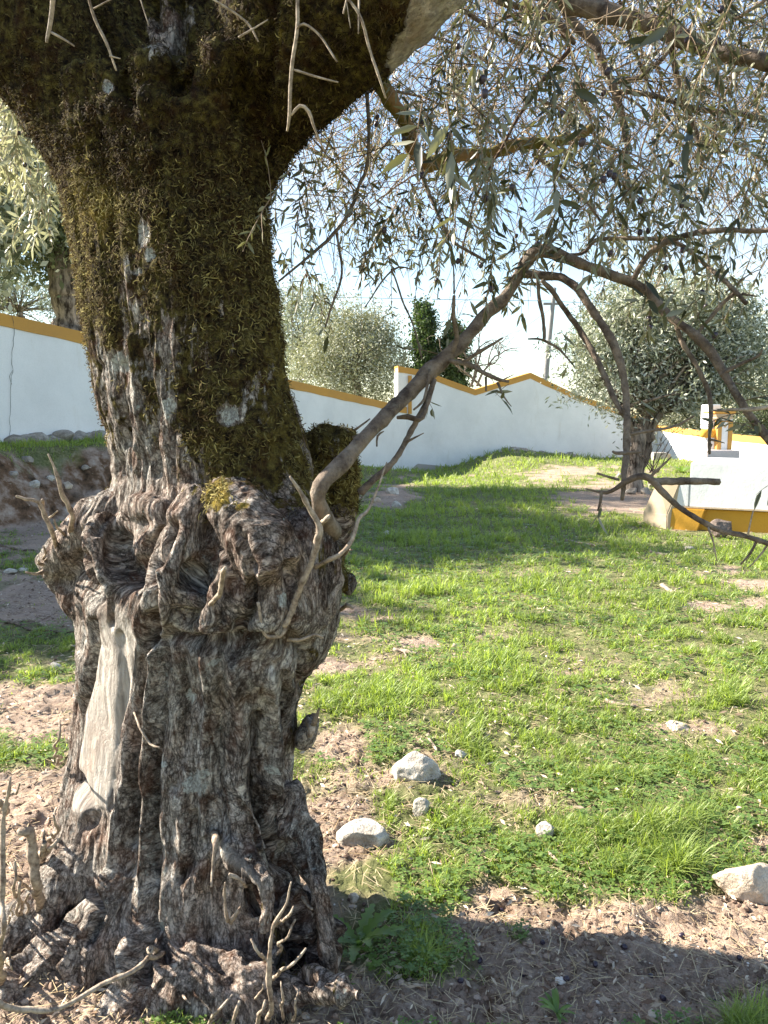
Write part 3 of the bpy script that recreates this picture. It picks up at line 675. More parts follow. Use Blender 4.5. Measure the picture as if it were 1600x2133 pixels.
# rubble footings
def rubble(name, pts, sz, label, parent, seed, mat=STONEG):
    rr = np.random.RandomState(seed); mb = MB()
    bm = bmesh.new(); bmesh.ops.create_icosphere(bm, subdivisions=3, radius=1); IV = np.array([v.co[:] for v in bm.verts]); IT = np.array([[v.index for v in f.verts] for f in bm.faces]); bm.free()
    for p in pts:
        s_ = sz*(.6+.8*rr.rand()); V = IV.copy()
        for k in range(9):
            nrm = unit(rr.randn(3)); dd = .6+.25*rr.rand(); e = V@nrm-dd; V = V-np.where(e > 0, e*.9, 0)[:, None]*nrm
        V = V*(1+.12*fbm(V*3+p[0]*7, 3))[:, None]*s_*[1.3, .9, .75]
        mb.add(V+p, None, IT)
    return mb.build(name, mat, parent)
rr_ = np.random.RandomState(5)
rubble('stone_footing', [on_gable(px, py-8, .18+.2*rr_.rand()) for px, py in [(1042, 962), (1048, 952), (1052, 944), (1062, 950), (1058, 962), (1070, 945), (1075, 955), (1086, 948), (1092, 956), (1104, 952), (1118, 953), (1132, 955), (1150, 955), (1168, 957), (1190, 958)]], .17, '', gr, 3)
def on_left(t, z, off): p = WA+WD*t+WN*off; return np.array([p[0], p[1], z])
rubble('stone_footing', [on_left(t, float(wall_base(t))+.03+.10*rr_.rand(), .04+.12*rr_.rand()) for t in np.arange(.25, 3.6, .16)], .15, '', rl, 4)
# cracks in the left wall
def crack(pts, w, parent, z_off=.016):
    mb = MB(); P = []
    for (px, py) in pts:
        r = (px-800)/F; u = (1066.5-py)/F; d = np.array([r, cp+u*sp, -sp+u*cp]); t = (WA@WN+z_off)/(d[:2]@WN); P.append(np.array([d[0]*t, d[1]*t, CAMZ+d[2]*t]))
    tube(mb, P, w, 5, step=.05, kink=.02, rough=.5); return mb.build('crack', CRACK, parent)
crack([(28, 672), (30, 705), (24, 745), (27, 770), (22, 800), (21, 850), (19, 918)], .0035, rl)
crack([(27, 770), (20, 785), (24, 800)], .003, rl)
crack([(22, 652), (26, 662), (28, 672)], .004, rl, .035)
# low wall on the right, in full sun
rw = []
for (px, Y, pb, pt) in [(1372, 30.0, 970, 888), (1470, 26.5, 980, 901), (1600, 23.2, 990, 914), (1760, 20.0, 1010, 930)]:
    a = at(px, pt, Y); b = at(px, pb, Y); rw.append((a[0], a[1], b[2]-.2, a[2]))
wall('low_wall', rw, .3, 'low sunlit white wall with bright ochre coping behind the tank', .17)
# small pale block before the corner
g = at(1380, 985, 27.0)
o = empty('masonry_block', (g[0], g[1], g[2]), 'small grey white masonry block beside the far wall behind the olive', 'block')
mb = MB(); box(mb, g[0]-.33, g[0]+.16, g[1], g[1]+.5, g[2]-.4, at(1380, 943, 27)[2]); mb.build('block_body', CEMENT, o, False)
mb = MB(); box(mb, g[0]+.162, g[0]+.27, g[1]+.02, g[1]+.52, g[2]-.4, at(1380, 946, 27)[2]); mb.build('end_slab', CREAM, o, False)

# ------------------------------------------------------------------ the tank
def tank():
    Y0 = 10.75
    n = unit(np.array([-.45, -.89])); d = np.array([-n[1], n[0]]); piv = at(1439, 963, Y0)[:2]
    root = empty('water_tank', at(1500, 1100, Y0), 'white masonry water tank with ochre base and sloping left buttress', 'tank')
    def fpl(px, py, off=0.):        # where the ray meets the front plane: (distance along it, height)
        r_ = (px-800)/F; u = (1066.5-py)/F; v = np.array([r_, cp+u*sp, -sp+u*cp]); t = ((piv+n*off)@n)/(v[:2]@n); P = np.array([v[0]*t, v[1]*t])
        return (P-piv)@d, CAMZ+v[2]*t
    def W3(t, z, dep): q = piv+d*t-n*dep; return Vector((q[0], q[1], z))
    def prism(name, pts, ya, yb, mat, bev=.015):
        bm = bmesh.new(); a = [bm.verts.new(W3(p[0], p[1], ya)) for p in pts]; b = [bm.verts.new(W3(p[0], p[1], yb)) for p in pts]; k_ = len(pts)
        bm.faces.new(a); bm.faces.new(b[::-1])
        for k in range(k_): bm.faces.new([a[k], b[k], b[(k+1) % k_], a[(k+1) % k_]])
        bmesh.ops.recalc_face_normals(bm, faces=bm.faces)
        bmesh.ops.bevel(bm, geom=bm.edges[:]+bm.verts[:], offset=bev, segments=2, affect='EDGES')
        me = bpy.data.meshes.new(name); bm.to_mesh(me); bm.free(); return link(name, me, mat, root)
    tr = 4.2; zt = fpl(1439, 963)[1]; tB, zs = fpl(1419, 1002); zl = fpl(1440, 1057)[1]; tl = fpl(1398, 1055)[0]; zb = -.25
    prism('tank_body', [(0, zl), (0, zt), (tr, zt), (tr, zl)], 0, 1.7, WHITE)
    prism('buttress_shoulder', [(tl, zl+.012), (tB, zs), (-.004, zs), (-.004, zl+.012)], -.003, .5, WHITE, .01)
    prism('ochre_base', [(.0, zb), (.0, zl-.012), (tr, zl-.012), (tr, zb)], .05, 1.65, OCHRE2)
    prism('base_block', [(fpl(1392, 1100)[0], zb), (tl+.006, zl-.012), (fpl(1471, 1056)[0], zl-.012), (fpl(1443, 1100)[0], zb)], -.04, .6, OCHRE2)
    prism('ledge', [(tl-.01, zl-.009), (tl-.01, zl+.009), (tr, zl+.009), (tr, zl-.009)], -.022, .3, CREAM, .004)
    def rz(px, py, z):
        r_ = (px-800)/F; u = (1066.5-py)/F; v = np.array([r_, cp+u*sp, -sp+u*cp]); t = (z-CAMZ)/v[2]; return np.array([v[0]*t, v[1]*t, z])
    B = np.array(W3(tB-.004, zs, -.003)); A = rz(1369, 1000, zs); tC, zC = fpl(1391, 1071); C_ = np.array(W3(tC, zC, -.06)); D = rz(1339, 1066, zC)
    bm = bmesh.new(); top = [bm.verts.new(p) for p in (A, B, C_, D)]; lo = []
    tE = fpl(1391, 1100)[0]
    for p in (A+[.25, -.1, 0], B+[.05, .25, 0], np.array(W3(tE, zb, -.06)), D+[.02, 0, 0]): q = np.array(p, float); q[2] = zb; lo.append(bm.verts.new(q))
    bm.faces.new(top); bm.faces.new(lo[::-1])
    for k in range(4): bm.faces.new([top[k], top[(k+1) % 4], lo[(k+1) % 4], lo[k]])
    bmesh.ops.recalc_face_normals(bm, faces=bm.faces)
    bmesh.ops.bevel(bm, geom=bm.edges[:]+bm.verts[:], offset=.012, segments=2, affect='EDGES')
    me = bpy.data.meshes.new('sloping_buttress'); bm.to_mesh(me); bm.free(); link('sloping_buttress', me, CREAM, root)
tank()
# pillar of the fountain, standing behind on its own plinth
def fountain():
    Yp = 12.9
    def f(px, py, Y=Yp): return at(px, py, Y)
    root = empty('fountain_pillar', f(1502, 965), 'white fountain pillar edged in ochre on a pale plinth behind the tank', 'fountain')
    def bx_(name, p0, p1, ya, yb, mat, bev=.012):
        a = f(*p0, Y=ya); b = f(*p1, Y=ya); bm = bmesh.new(); bmesh.ops.create_cube(bm, size=1)
        for v in bm.verts: v.co = Vector(((a[0]+b[0])/2+v.co.x*(b[0]-a[0]), (ya+yb)/2+v.co.y*(yb-ya), (a[2]+b[2])/2+v.co.z*abs(b[2]-a[2])))
        bmesh.ops.bevel(bm, geom=bm.edges[:], offset=bev, segments=2, affect='EDGES')
        me = bpy.data.meshes.new(name); bm.to_mesh(me); bm.free(); return link(name, me, mat, root)
    bx_('plinth', (1473, 938), (1533, 1100), Yp-.25, Yp+.2, PINK)
    bx_('shaft', (1499, 872), (1524, 939), Yp, Yp+.3, WHITE, .006)
    bx_('edge_strip', (1496.5, 876), (1502, 939), Yp-.02, Yp+.28, OCHRE, .004)
    bx_('edge_strip', (1519, 876), (1524.5, 939), Yp-.02, Yp+.28, OCHRE, .004)
    bx_('edge_strip', (1502.2, 876), (1518.8, 879), Yp-.02, Yp+.05, OCHRE, .002)
    bx_('capital', (1494, 866), (1528, 873), Yp-.06, Yp+.36, CREAM, .012)
    bx_('cornice', (1490, 855), (1534, 862), Yp-.10, Yp+.4, OCHRE, .015)
    bx_('cornice', (1493, 862.3), (1530, 866), Yp-.08, Yp+.38, CREAM, .006)
    bx_('side_wall', (1473, 893), (1497, 1000), Yp+.1, Yp+.3, WHITE)
    bx_('back_post', (1480, 842), (1500, 893), Yp+.12, Yp+.5, WHITE)
    # rounded ochre shoulder
    mb = MB(); a = f(1469, 903); b = f(1496, 903); R = abs(f(1480, 893)[2]-f(1480, 912)[2])/2
    tube(mb, [[a[0], Yp+.12, a[2]], [b[0], Yp+.12, b[2]]], R, 20, step=.05); mb.build('ochre_shoulder', OCHRE2, root)
    # little pointed motif on the shaft
    mb = MB(); c0 = f(1510.5, 885)
    for sx_ in (-1, 1):
        tube(mb, [[c0[0]+sx_*.05, Yp-.012, c0[2]+.03], [c0[0], Yp-.012, c0[2]-.04]], .006, 6)
    mb.build('pointed_motif', OCHRE, root)
fountain()

# ------------------------------------------------------------------ poles and wires
def pole(px0, py0, px1, py1, Y, r, label):
    a = at(px0, py0, Y); b = at(px1, py1, Y); root = empty('utility_pole', a, label, 'pole')
    mb = MB(); tube(mb, [a-[0, 0, 3], a, b], [r, r, r*.72], 12, step=.5); mb.build('pole_shaft', POLE, root)
    return root, a, b
pr, pa, pb_ = pole(1137, 790, 1155, 600, 36, .13, 'grey concrete utility pole rising behind the gabled wall')
mb = MB(); box(mb, pb_[0]-.5, pb_[0]+.3, pb_[1]-.06, pb_[1]+.06, pb_[2]-.75, pb_[2]-.65); mb.build('crossarm', POLE, pr, False)
pole(171, 700, 171, 645, 20, .035, 'thin pale post behind the wall beside the dark tree trunk')
def wire(p, q, sag, r, label):
    mb = MB(); P = [p*(1-t)+q*t-np.array([0, 0, sag*4*t*(1-t)]) for t in np.linspace(0, 1, 15)]
    tube(mb, P, r, 5, step=.8); tag(mb.build('overhead_wire', WIRE), label, 'wire', 'wires from the concrete pole')
wire(at(-600, 560, 44), at(1153, 627, 36), .3, .014, 'bluish overhead wire running left from the concrete pole across the sky')
wire(at(960, 760, 70), at(1152, 640, 36), .2, .012, 'faint thin wire falling away left behind the gabled wall')
wire(at(1153, 627, 36), at(2300, 650, 60), .5, .012, 'wire running right from the concrete pole behind the olive crown')

# ------------------------------------------------------------------ background trees
rb = np.random.RandomState(99)
def leaf_cards(mb, C, size, aspect, n_bias=None, tint=None, hang=0.):
    n = len(C); d = unit(rb.randn(n, 3)+[0, 0, -hang]); e = unit(np.cross(d, rb.randn(n, 3)))
    S = size*(.6+.8*rb.rand(n))[:, None]; W = S*aspect
    V = np.stack([C-d*S*.5, C+e*W*.5, C+d*S*.5, C-e*W*.5], 1).reshape(-1, 3)
    mb.add(V, np.arange(n)[:, None]*4+[0, 1, 2, 3], None, np.repeat(tint if tint is not None else rb.rand(n), 4))
def crown_points(blobs, n, clump, gap=.0, rim=True, freq=1.3):
    """points of leaf sprays in the union of ellipsoids (cx,cy,cz,rx,ry,rz), broken up by noise"""
    vol = np.array([b[3]*b[4]*b[5] for b in blobs])**.75; cnt = (vol/vol.sum()*n/clump*1.6).astype(int)+1
    out = []; T = []
    for b, k in zip(blobs, cnt):
        u = unit(rb.randn(k, 3)); rr = (.50+.56*rb.rand(k)**.7)
        rr = rr*(1+.75*fbm(u*2.6+b[0], 4)); tip = rb.rand(k) < .10; rr = np.where(tip, rr*rb.uniform(1.0, 1.22, k), rr)
        c = np.array(b[:3])+u*rr[:, None]*np.array(b[3:6])
        g = fbm(c*freq+5, 3); c = c[g > gap-.12*rb.rand(len(c))]
        out.append(c)
    C = np.concatenate(out)
    tint = np.clip(.5+.8*fbm(C*1.1+9, 2)+.15*rb.randn(len(C)), 0, 1)
    return C, tint
def tree(name, label, base, trunk, blobs, mat, n, leaf, aspect=.3, clump=26, spread=.16, gap=-.25, limbs=True, tr=.12, group=None, cat='tree', hang=.3, bare=False, freq=1.3):
    root = empty(name, base, label, cat, group)
    mb = MB()
    for (P, R) in trunk: tube(mb, P, R, 10, step=.12, rough=.35, kink=.05, seed=base[0])
    mb.build('trunk', FTRUNK, root)
    C, t = crown_points(blobs, n, clump, gap, freq=freq)
    if limbs:
        lm = MB(); top = np.array(trunk[0][0][-1]); k = min(len(C), 70)
        for c in C[rb.choice(len(C), k, replace=False)]:
            s0 = np.array(trunk[rb.randint(len(trunk))][0][-1]); mid = s0*.5+c*.5+rb.randn(3)*.12*np.linalg.norm(c-s0)*.4+[0, 0, .1]
            tube(lm, [s0, mid, c], [tr*.35, tr*.18, tr*.05], 5, step=.25, kink=.04)
        lm.build('limb', FTRUNK, root)
    mb = MB(); ax = unit(rb.randn(len(C), 3)+[0, 0, .3]); tt_ = rb.randn(len(C)*clump)*spread*1.5*np.repeat(.6+.8*rb.rand(len(C)), clump)
    P = np.repeat(C, clump, 0)+np.repeat(ax, clump, 0)*tt_[:, None]+rb.randn(len(C)*clump, 3)*spread*.5
    tt = np.clip(np.repeat(t, clump)+.30*rb.randn(len(P)), 0, 1)
    leaf_cards(mb, P, leaf, aspect, tint=tt, hang=hang)
    # sprays of shoots sticking out of the outline
    mb.build('crown', mat, root, smooth=False)
    return root
def blob(px, py, rx, ry, Y, rd=None, dY=0.):
    c = at(px, py, Y+dY); s = Y/F; return (c[0], c[1], c[2], rx*s, (rd if rd else (rx+ry)/2)*s, ry*s)
# olive beside the tank
Yt = 16.5
b0 = at(1322, 1022, Yt)
tree('fountain_olive', 'grey green olive tree with a broad crown on stones left of the tank', b0,
     [([at(1326, 1035, Yt), at(1322, 990, Yt), at(1330, 930, Yt), at(1345, 870, Yt+.1)], [.24, .16, .15, .13]),
      ([at(1312, 1030, Yt+.1), at(1340, 960, Yt+.15), at(1356, 900, Yt), at(1385, 850, Yt)], [.14, .10, .09, .08]),
      ([at(1328, 925, Yt), at(1315, 880, Yt-.1), at(1290, 850, Yt-.3)], [.11, .08, .06])],
     [blob(1360, 735, 150, 130, Yt), blob(1240, 765, 95, 80, Yt, dY=-.4), blob(1480, 740, 115, 120, Yt, dY=.3), blob(1400, 650, 130, 75, Yt), blob(1290, 690, 90, 80, Yt), blob(1500, 680, 80, 80, Yt, dY=.5), blob(1540, 790, 70, 60, Yt), blob(1420, 820, 120, 50, Yt), blob(1215, 800, 45, 30, Yt)],
     LEAFBG, 50000, .11, .27, clump=30, spread=.13, gap=-.08, tr=.16, group=None)
# shrub shoots at its foot
def bare_plant(name, base, h, n, label, seed, spread=.6, r=.006, cat='bush', sub=3, mat=BRANCH):
    rr = np.random.RandomState(seed); mb = MB()
    for k in range(n):
        a = rr.rand()*2*PI; d = np.array([math.cos(a)*spread*rr.rand(), math.sin(a)*spread*rr.rand()*.6, 1.]); L_ = h*(.55+.5*rr.rand())
        P = [np.array(base)+rr.randn(3)*[.04, .04, 0]*h]
        for q in range(3): P.append(P[-1]+unit(d+rr.randn(3)*.25)*L_/3)
        C, _ = tube(mb, P, np.linspace(r, r*.35, 4), 5, step=L_/10, kink=.03*h)
        for s_ in range(sub):
            i = rr.randint(len(C)//3, len(C)-1); e = unit(unit(C[i]-C[i-1])+rr.randn(3)*.6); tube(mb, [C[i], C[i]+e*L_*.18, C[i]+e*L_*.32+[0, 0, .04*h]], [r*.5, r*.35, r*.2], 4, step=L_/8)
    return tag(mb.build(name, mat), label, cat)
bare_plant('bare_shrub', at(1365, 985, 16.2), 1.15, 9, 'leafless twiggy suckers growing right of the fountain olive trunk', 4, .8, .012)
bare_plant('bare_seedling', on_left(2.05, 1.02, .35), .5, 3, 'small leafless seedling growing against the left white wall', 8, .9, .008, 'sapling', 4)

Yl = 19.0
b1 = at(140, 700, Yl)
tree('boundary_oak', 'dark leaning tree with a thick furrowed trunk behind the left wall', b1-[0, 0, 1.5],
     [([b1-[0, 0, 1.5], at(142, 660, Yl), at(138, 600, Yl), at(128, 540, Yl), at(90, 480, Yl)], [.42, .36, .33, .3, .2]),
      ([at(136, 600, Yl), at(150, 540, Yl), at(190, 470, Yl)], [.25, .2, .15])],
     [blob(30, 470, 150, 70, Yl), blob(150, 430, 160, 120, Yl), blob(-100, 400, 160, 120, Yl), blob(60, 350, 200, 110, Yl), blob(100, 565, 60, 22, Yl), blob(230, 500, 90, 60, Yl), blob(60, 520, 60, 30, Yl), blob(300, 350, 150, 130, Yl, dY=.5)],
     LEAFOAK, 42000, .11, .38, clump=30, spread=.22, gap=-.25, tr=.3)
# pale thicket beyond the left wall
def bush_tree(name, label, px, py, blobs, Y, mat, n, leaf, gap=-.25, clump=26, spread=.25, group='trees beyond the walls', asp=.3, freq=1.3, tr=.1):
    b = at(px, py, Y); t = at(blobs[0][0], blobs[0][1]+blobs[0][3]*.4, Y)
    return tree(name, label, b, [([b-[0, 0, 1.], (b+t)/2+[.1, 0, 0], t], [.22, .17, .11])], [blob(*q[:2], q[2], q[3], Y, dY=q[4] if len(q) > 4 else 0) for q in blobs], mat, n, leaf, asp, clump, spread, gap, True, tr, group, freq=freq)
bush_tree('olive_bush_tree', 'hazy blue grey olive bush seen over the left wall at the photo edge', 40, 720, [(40, 625, 90, 60), (100, 640, 50, 40), (-60, 600, 90, 80)], 30, LEAFBG, 9000, .14, -.1)
bush_tree('olive_bush_tree', 'tall thin pale olive right behind the old trunk above the wall', 620, 800, [(630, 690, 70, 100), (600, 750, 50, 70), (660, 640, 45, 50), (590, 640, 40, 60)], 42, LEAFBG, 13000, .17, -.08, spread=.34)
bush_tree('olive_bush_tree', 'dense rounded yellow grey olive behind the wall left of the step', 740, 850, [(740, 740, 95, 95), (690, 770, 80, 75), (800, 770, 50, 80), (730, 690, 60, 50), (770, 700, 50, 45)], 36, LEAFMID, 24000, .15, -.3, spread=.28)
def column_tree(px, pb, pt, wd_, label, Y, seed):
    b = at(px, pb, Y); t = at(px, pt, Y); n = 9
    bl = []
    for k in range(n):
        f = k/(n-1); ww = wd_*(.75+.35*math.sin(k*1.7+seed))*(1-.45*f**3); bl.append((px+6*math.sin(k*2.1+seed), pb*(1-f)+pt*f, ww, (pb-pt)/n*.9))
    tree('ivy_clad_tree', label, b, [([b-[0, 0, 1], b*.5+t*.5, t], [.2, .15, .05])], [blob(*q, Y, rd=wd_*.8) for q in bl], LEAFDK, 9000, .15, .5, 24, .16, -.5, False, .1, 'dark ivy clad trees behind the step')
column_tree(886, 800, 648, 24, 'tall dark ivy clad tree rising just left of the arching branch', 34, 1)
column_tree(948, 800, 692, 25, 'shorter dark ivy clad tree behind the arching branch', 34, 3)
def bare_tree(px, py, Y, h, label, seed, n=4):
    rr = np.random.RandomState(seed); mb = MB(); b = at(px, py, Y); root = empty('bare_tree', b, label, 'tree', 'leafless trees beyond the gabled wall')
    def grow(p, d, L_, r, lv):
        P = [p]; dd = d
        for q in range(3): dd = unit(dd+rr.randn(3)*.22+[0, 0, -.03*lv]); P.append(P[-1]+dd*L_/3)
        tube(mb, P, np.linspace(r, r*.55, 4), 5 if lv else 8, step=L_/6, kink=.02*L_)
        if lv >= 5: return
        for q in range(3 if lv < 3 else 2): grow(P[2+(q % 2)], unit(dd+rr.randn(3)*.75), L_*.68, r*.55, lv+1)
    for q in range(n): grow(b+rr.randn(3)*[.2, .2, 0], unit(np.array([rr.randn()*.4, rr.randn()*.3, 1])), h, .06, 1)
    mb.build('branches', BRANCH, root)
bare_tree(985, 805, 33, 1.5, 'leafless spreading twiggy tree right of the ivy clad trees', 11, 4)
bare_tree(890, 800, 38, 2.2, 'taller leafless tree between and above the ivy clad trees', 12, 4)
bush_tree('olive_bush_tree', 'dark green bushes behind the low right wall right of the fountain pillar', 1580, 950, [(1580, 880, 65, 34), (1540, 890, 40, 26), (1640, 860, 80, 60)], 30, LEAFOAK, 8000, .14, -.3)
bush_tree('olive_bush_tree', 'greyish bush above the low wall between olive trunk and pillar', 1430, 930, [(1430, 880, 50, 24), (1470, 870, 40, 26), (1400, 875, 30, 20)], 33, LEAFMID, 5000, .14, -.3)
bush_tree('olive_bush_tree', 'tall grey tree at the right edge behind the fountain olive', 1600, 900, [(1610, 800, 60, 70), (1650, 750, 80, 90)], 30, LEAFBG, 6000, .14, -.25)
# olive just outside the left edge: its crown throws the broad shade over the lawn
tree('shade_olive', 'broad olive tree beyond the left edge shading the far lawn', (-11.6, 8.6, 1.0),
     [([(-11.6, 8.6, .3), (-11.4, 8.7, 1.6), (-11.2, 8.8, 3.0)], [.4, .3, .25])],
     [(-11.3, 9.7, 5.0, 2.6, 2.6, 1.7), (-10.4, 8.6, 4.6, 1.6, 1.6, 1.2), (-12.2, 11.2, 5.0, 2.3, 2.3, 1.5)], LEAFBG, 34000, .19, .5, 24, .28, -.7, tr=.25)
tree('shade_olive', 'second broad olive tree beyond the left edge behind the wall', (-9.5, 14.2, 1.0),
     [([(-9.5, 14.2, .3), (-9.4, 14.2, 1.8), (-9.3, 14.3, 3.2)], [.4, .3, .25])],
     [(-9.4, 13.8, 5.8, 2.8, 2.8, 1.9), (-10.6, 12.0, 5.0, 2.2, 2.2, 1.5), (-9.2, 15.4, 5.6, 2.0, 2.2, 1.5)], LEAFBG, 42000, .19, .5, 24, .28, -.7, tr=.25)

# ================================================================== the old olive
YC = 2.28; K = .46
OT = empty('old_olive_tree', (-.55, YC, 0), 'ancient gnarled olive tree with mossy trunk and swollen burl filling the left', 'tree')
SIL = [(300, 112, 585), (350, 130, 562), (430, 150, 552), (500, 160, 560), (600, 172, 575), (700, 188, 588), (800, 200, 606), (850, 208, 622), (900, 225, 640), (950, 236, 652), (1000, 240, 668),
       (1040, 232, 685), (1080, 205, 700), (1130, 185, 712), (1180, 165, 716), (1220, 160, 716), (1260, 160, 712), (1300, 165, 700), (1340, 166, 678), (1380, 163, 645), (1450, 160, 622), (1520, 152, 612), (1600, 142, 612), (1680, 130, 618),
       (1750, 122, 632), (1800, 112, 652), (1850, 95, 672), (1900, 72, 684), (1950, 45, 690), (2000, 10, 694), (2060, -45, 702), (2133, -120, 716), (2230, -200, 740)]
def trunk_base():
    bm = bmesh.new()
    def ring_tube(rings):
        prev = None
        for V in rings:
            vs = [bm.verts.new(v) for v in V]
            if prev: 
                for k in range(len(vs)): bm.faces.new([prev[k], prev[(k+1) % len(vs)], vs[(k+1) % len(vs)], vs[k]])
            else: bm.faces.new(vs[::-1])
            prev = vs
        bm.faces.new(prev)
    th = np.arange(40)*2*PI/40
    rings = []
    for (py, l, r) in SIL[::-1]:
        # the trunk is oval in plan, its broad left face turned away from the viewer
        h0 = (r-l)/2*YC/F; a = at(l, py, YC+K*h0); b = at(r, py, YC-K*h0); m_ = at((l+r)/2, py, YC); hw = (b[0]-a[0])/2*.985; dep = hw*(.82 if py < 1750 else .82-.06*(py-1750)/480)
        sn = np.sin(th); rings.append(np.stack([(a[0]+b[0])/2+hw*np.cos(th), YC-K*hw*np.cos(th)+dep*np.where(sn > 0, .6, 1)*sn, np.full(40, m_[2])], -1))
    # extend upward a little inside the limbs
    a = at(130, 200, YC); b = at(560, 200, YC); hw = (b[0]-a[0])/2
    rings.append(np.stack([(a[0]+b[0])/2+hw*np.cos(th), YC+.25*np.sin(th), np.full(40, a[2])], -1))
    ring_tube(rings)
    def blob_(c, r, rot=0.):
        M = Matrix.Translation(c) @ Matrix.Rotation(rot, 4, 'Y') @ Matrix.Diagonal((*r, 1))
        bmesh.ops.create_icosphere(bm, subdivisions=3, radius=1, matrix=M)
    def tb(P, R, n=20):
        mb = MB(); tube(mb, P, R, n, step=.06)
        V = np.concatenate(mb.V); vs = [bm.verts.new(v) for v in V]
        for F_ in [q for Q in mb.Q for q in Q]+[t for T in mb.T for t in T]:
            try: bm.faces.new([vs[i] for i in F_])
            except ValueError: pass
    px = lambda p, Y: at(p[0], p[1], Y-K*(p[0]-400)/F*YC)
    s = lambda r: r*YC/F
    # limbs at the fork
    tb([px((300, 420), YC), px((225, 230), YC-.02), px((110, 60), YC-.08), px((-60, -130), YC-.16), px((-260, -330), YC-.2)], [s(130), s(160), s(165), s(160), s(140)])
    tb([px((420, 420), YC), px((500, 250), YC-.02), px((610, 92), YC-.08), px((740, -40), YC-.12), px((860, -170), YC-.15), px((1000, -330), YC-.15)], [s(110), s(112), s(138), s(140), s(135), s(110)])
    tb([px((390, 380), YC+.1), px((385, 150), YC+.14), px((375, -60), YC+.18), px((370, -260), YC+.2)], [s(130), s(120), s(110), s(100)])
    tb([px((590, 220), YC), px((655, 180), YC-.02), px((715, 150), YC-.02)], [s(40), s(64), s(52)])          # bulge under the right limb
    tb([px((545, 420), YC), px((560, 330), YC), px((590, 260), YC), px((640, 190), YC-.05)], [s(18), s(26), s(34), s(50)])
    # sawn and torn pale end on the right limb
    tb([px((780, 60), YC+.02), px((845, 25), YC+.02), px((895, -50), YC), px((960, -170), YC)], [s(55), s(58), s(60), s(56)])
    # lumps across the fork
    blob_(px((340, 150), YC-.28), (s(60), .07, s(40))); blob_(px((480, 140), YC-.26), (s(90), .07, s(40))); 
    # burl: nose on the left, shoulders and lumps
    tb([px((300, 1090), YC-.05), px((215, 1105), YC-.10), px((150, 1150), YC-.12), px((103, 1192), YC-.12)], [s(84), s(80), s(62), s(40)])
    tb([px((115, 1200), YC-.12), px((150, 1240), YC-.12), px((185, 1285), YC-.12), px((192, 1340), YC-.12), px((178, 1450), YC-.12), px((162, 1560), YC-.10), px((150, 1650), YC-.08)], [s(28), s(34), s(30), s(22), s(19), s(17), s(13)])
    tb([px((215, 1090), YC-.22), px((205, 1150), YC-.30), px((222, 1205), YC-.31), px((265, 1250), YC-.30), px((300, 1300), YC-.27)], [s(38), s(36), s(36), s(34), s(26)])
    tb([px((275, 1060), YC-.22), px((320, 1062), YC-.28), px((345, 1090), YC-.30), px((300, 1130), YC-.30)], [s(28), s(30), s(26), s(22)])
    tb([px((430, 1040), YC-.26), px((390, 1090), YC-.32), px((368, 1150), YC-.36), px((348, 1205), YC-.39), px((342, 1255), YC-.39), px((352, 1290), YC-.35)], [s(46), s(46), s(44), s(42), s(42), s(32)])
    tb([px((470, 1030), YC-.24), px((505, 1070), YC-.31), px((545, 1130), YC-.33), px((575, 1190), YC-.33)], [s(40), s(50), s(60), s(60)])
    blob_(px((455, 1262), YC-.34), (s(72), .095, s(72))); blob_(px((560, 1240), YC-.27), (s(85), .10, s(100))); blob_(px((632, 1200), YC-.14), (s(72), .16, s(125)))
    blob_(px((670, 1190), YC+.06), (s(42), .14, s(88))); blob_(px((645, 1300), YC-.02), (s(46), .14, s(46))); blob_(px((480, 1200), YC-.35), (s(40), .05, s(45)), .3)
    blob_(px((640, 1520), YC-.05), (s(19), .05, s(34)), .4); blob_(px((725, 1215), YC+.1), (s(14), .04, s(22)))
    # back stump, dark with moss
    tb([px((620, 1330), YC+.18), px((662, 1220), YC+.22), px((694, 1090), YC+.24), px((694, 985), YC+.22), px((688, 908), YC+.2)], [s(26), s(36), s(46), s(52), s(54)])
    # roots
    tb([px((600, 1640), YC-.1), px((628, 1740), YC-.14), px((655, 1840), YC-.2), px((672, 1960), YC-.22), px((680, 2080), YC-.22)], [s(22), s(30), s(34), s(30), s(28)])
    tb([px((265, 1600), YC-.26), px((255, 1740), YC-.30), px((225, 1880), YC-.38), px((150, 2010), YC-.46), px((50, 2130), YC-.54)], [s(28), s(36), s(45), s(58), s(60)])
    tb([px((300, 1560), YC-.28), px((285, 1750), YC-.33), px((262, 1900), YC-.40), px((240, 2040), YC-.48), px((215, 2160), YC-.55)], [s(18), s(22), s(26), s(36), s(44)])
    tb([px((200, 1700), YC-.2), px((150, 1840), YC-.26), px((60, 1960), YC-.30), px((-60, 2060), YC-.34)], [s(40), s(55), s(60), s(60)])
    tb([px((470, 1650), YC-.28), px((490, 1760), YC-.31), px((545, 1840), YC-.35), px((555, 1930), YC-.36)], [s(26), s(32), s(30), s(20)])
    q = lambda x_, y_, Y_: at(x_, y_, Y_)
    q = lambda x_, y_, Y_: at(x_, y_, Y_)+np.array([0, 0, .035])
    tb([q(235, 1790, 2.16), q(140, 1900, 2.12), q(55, 1985, 2.04), q(-60, 2060, 1.96), q(-200, 2120, 1.9)], [s(70), s(84), s(84), s(76), s(60)])
    tb([q(300, 1840, 2.02), q(230, 1960, 1.97), q(130, 2060, 1.90), q(20, 2130, 1.82)], [s(60), s(80), s(80), s(64)])
    tb([q(370, 1900, 1.98), q(330, 2020, 1.92), q(290, 2110, 1.84), q(240, 2200, 1.76)], [s(60), s(76), s(76), s(56)])
    tb([q(560, 1900, 1.96), q(590, 2000, 1.93), q(600, 2090, 1.86)], [s(60), s(64), s(48)])
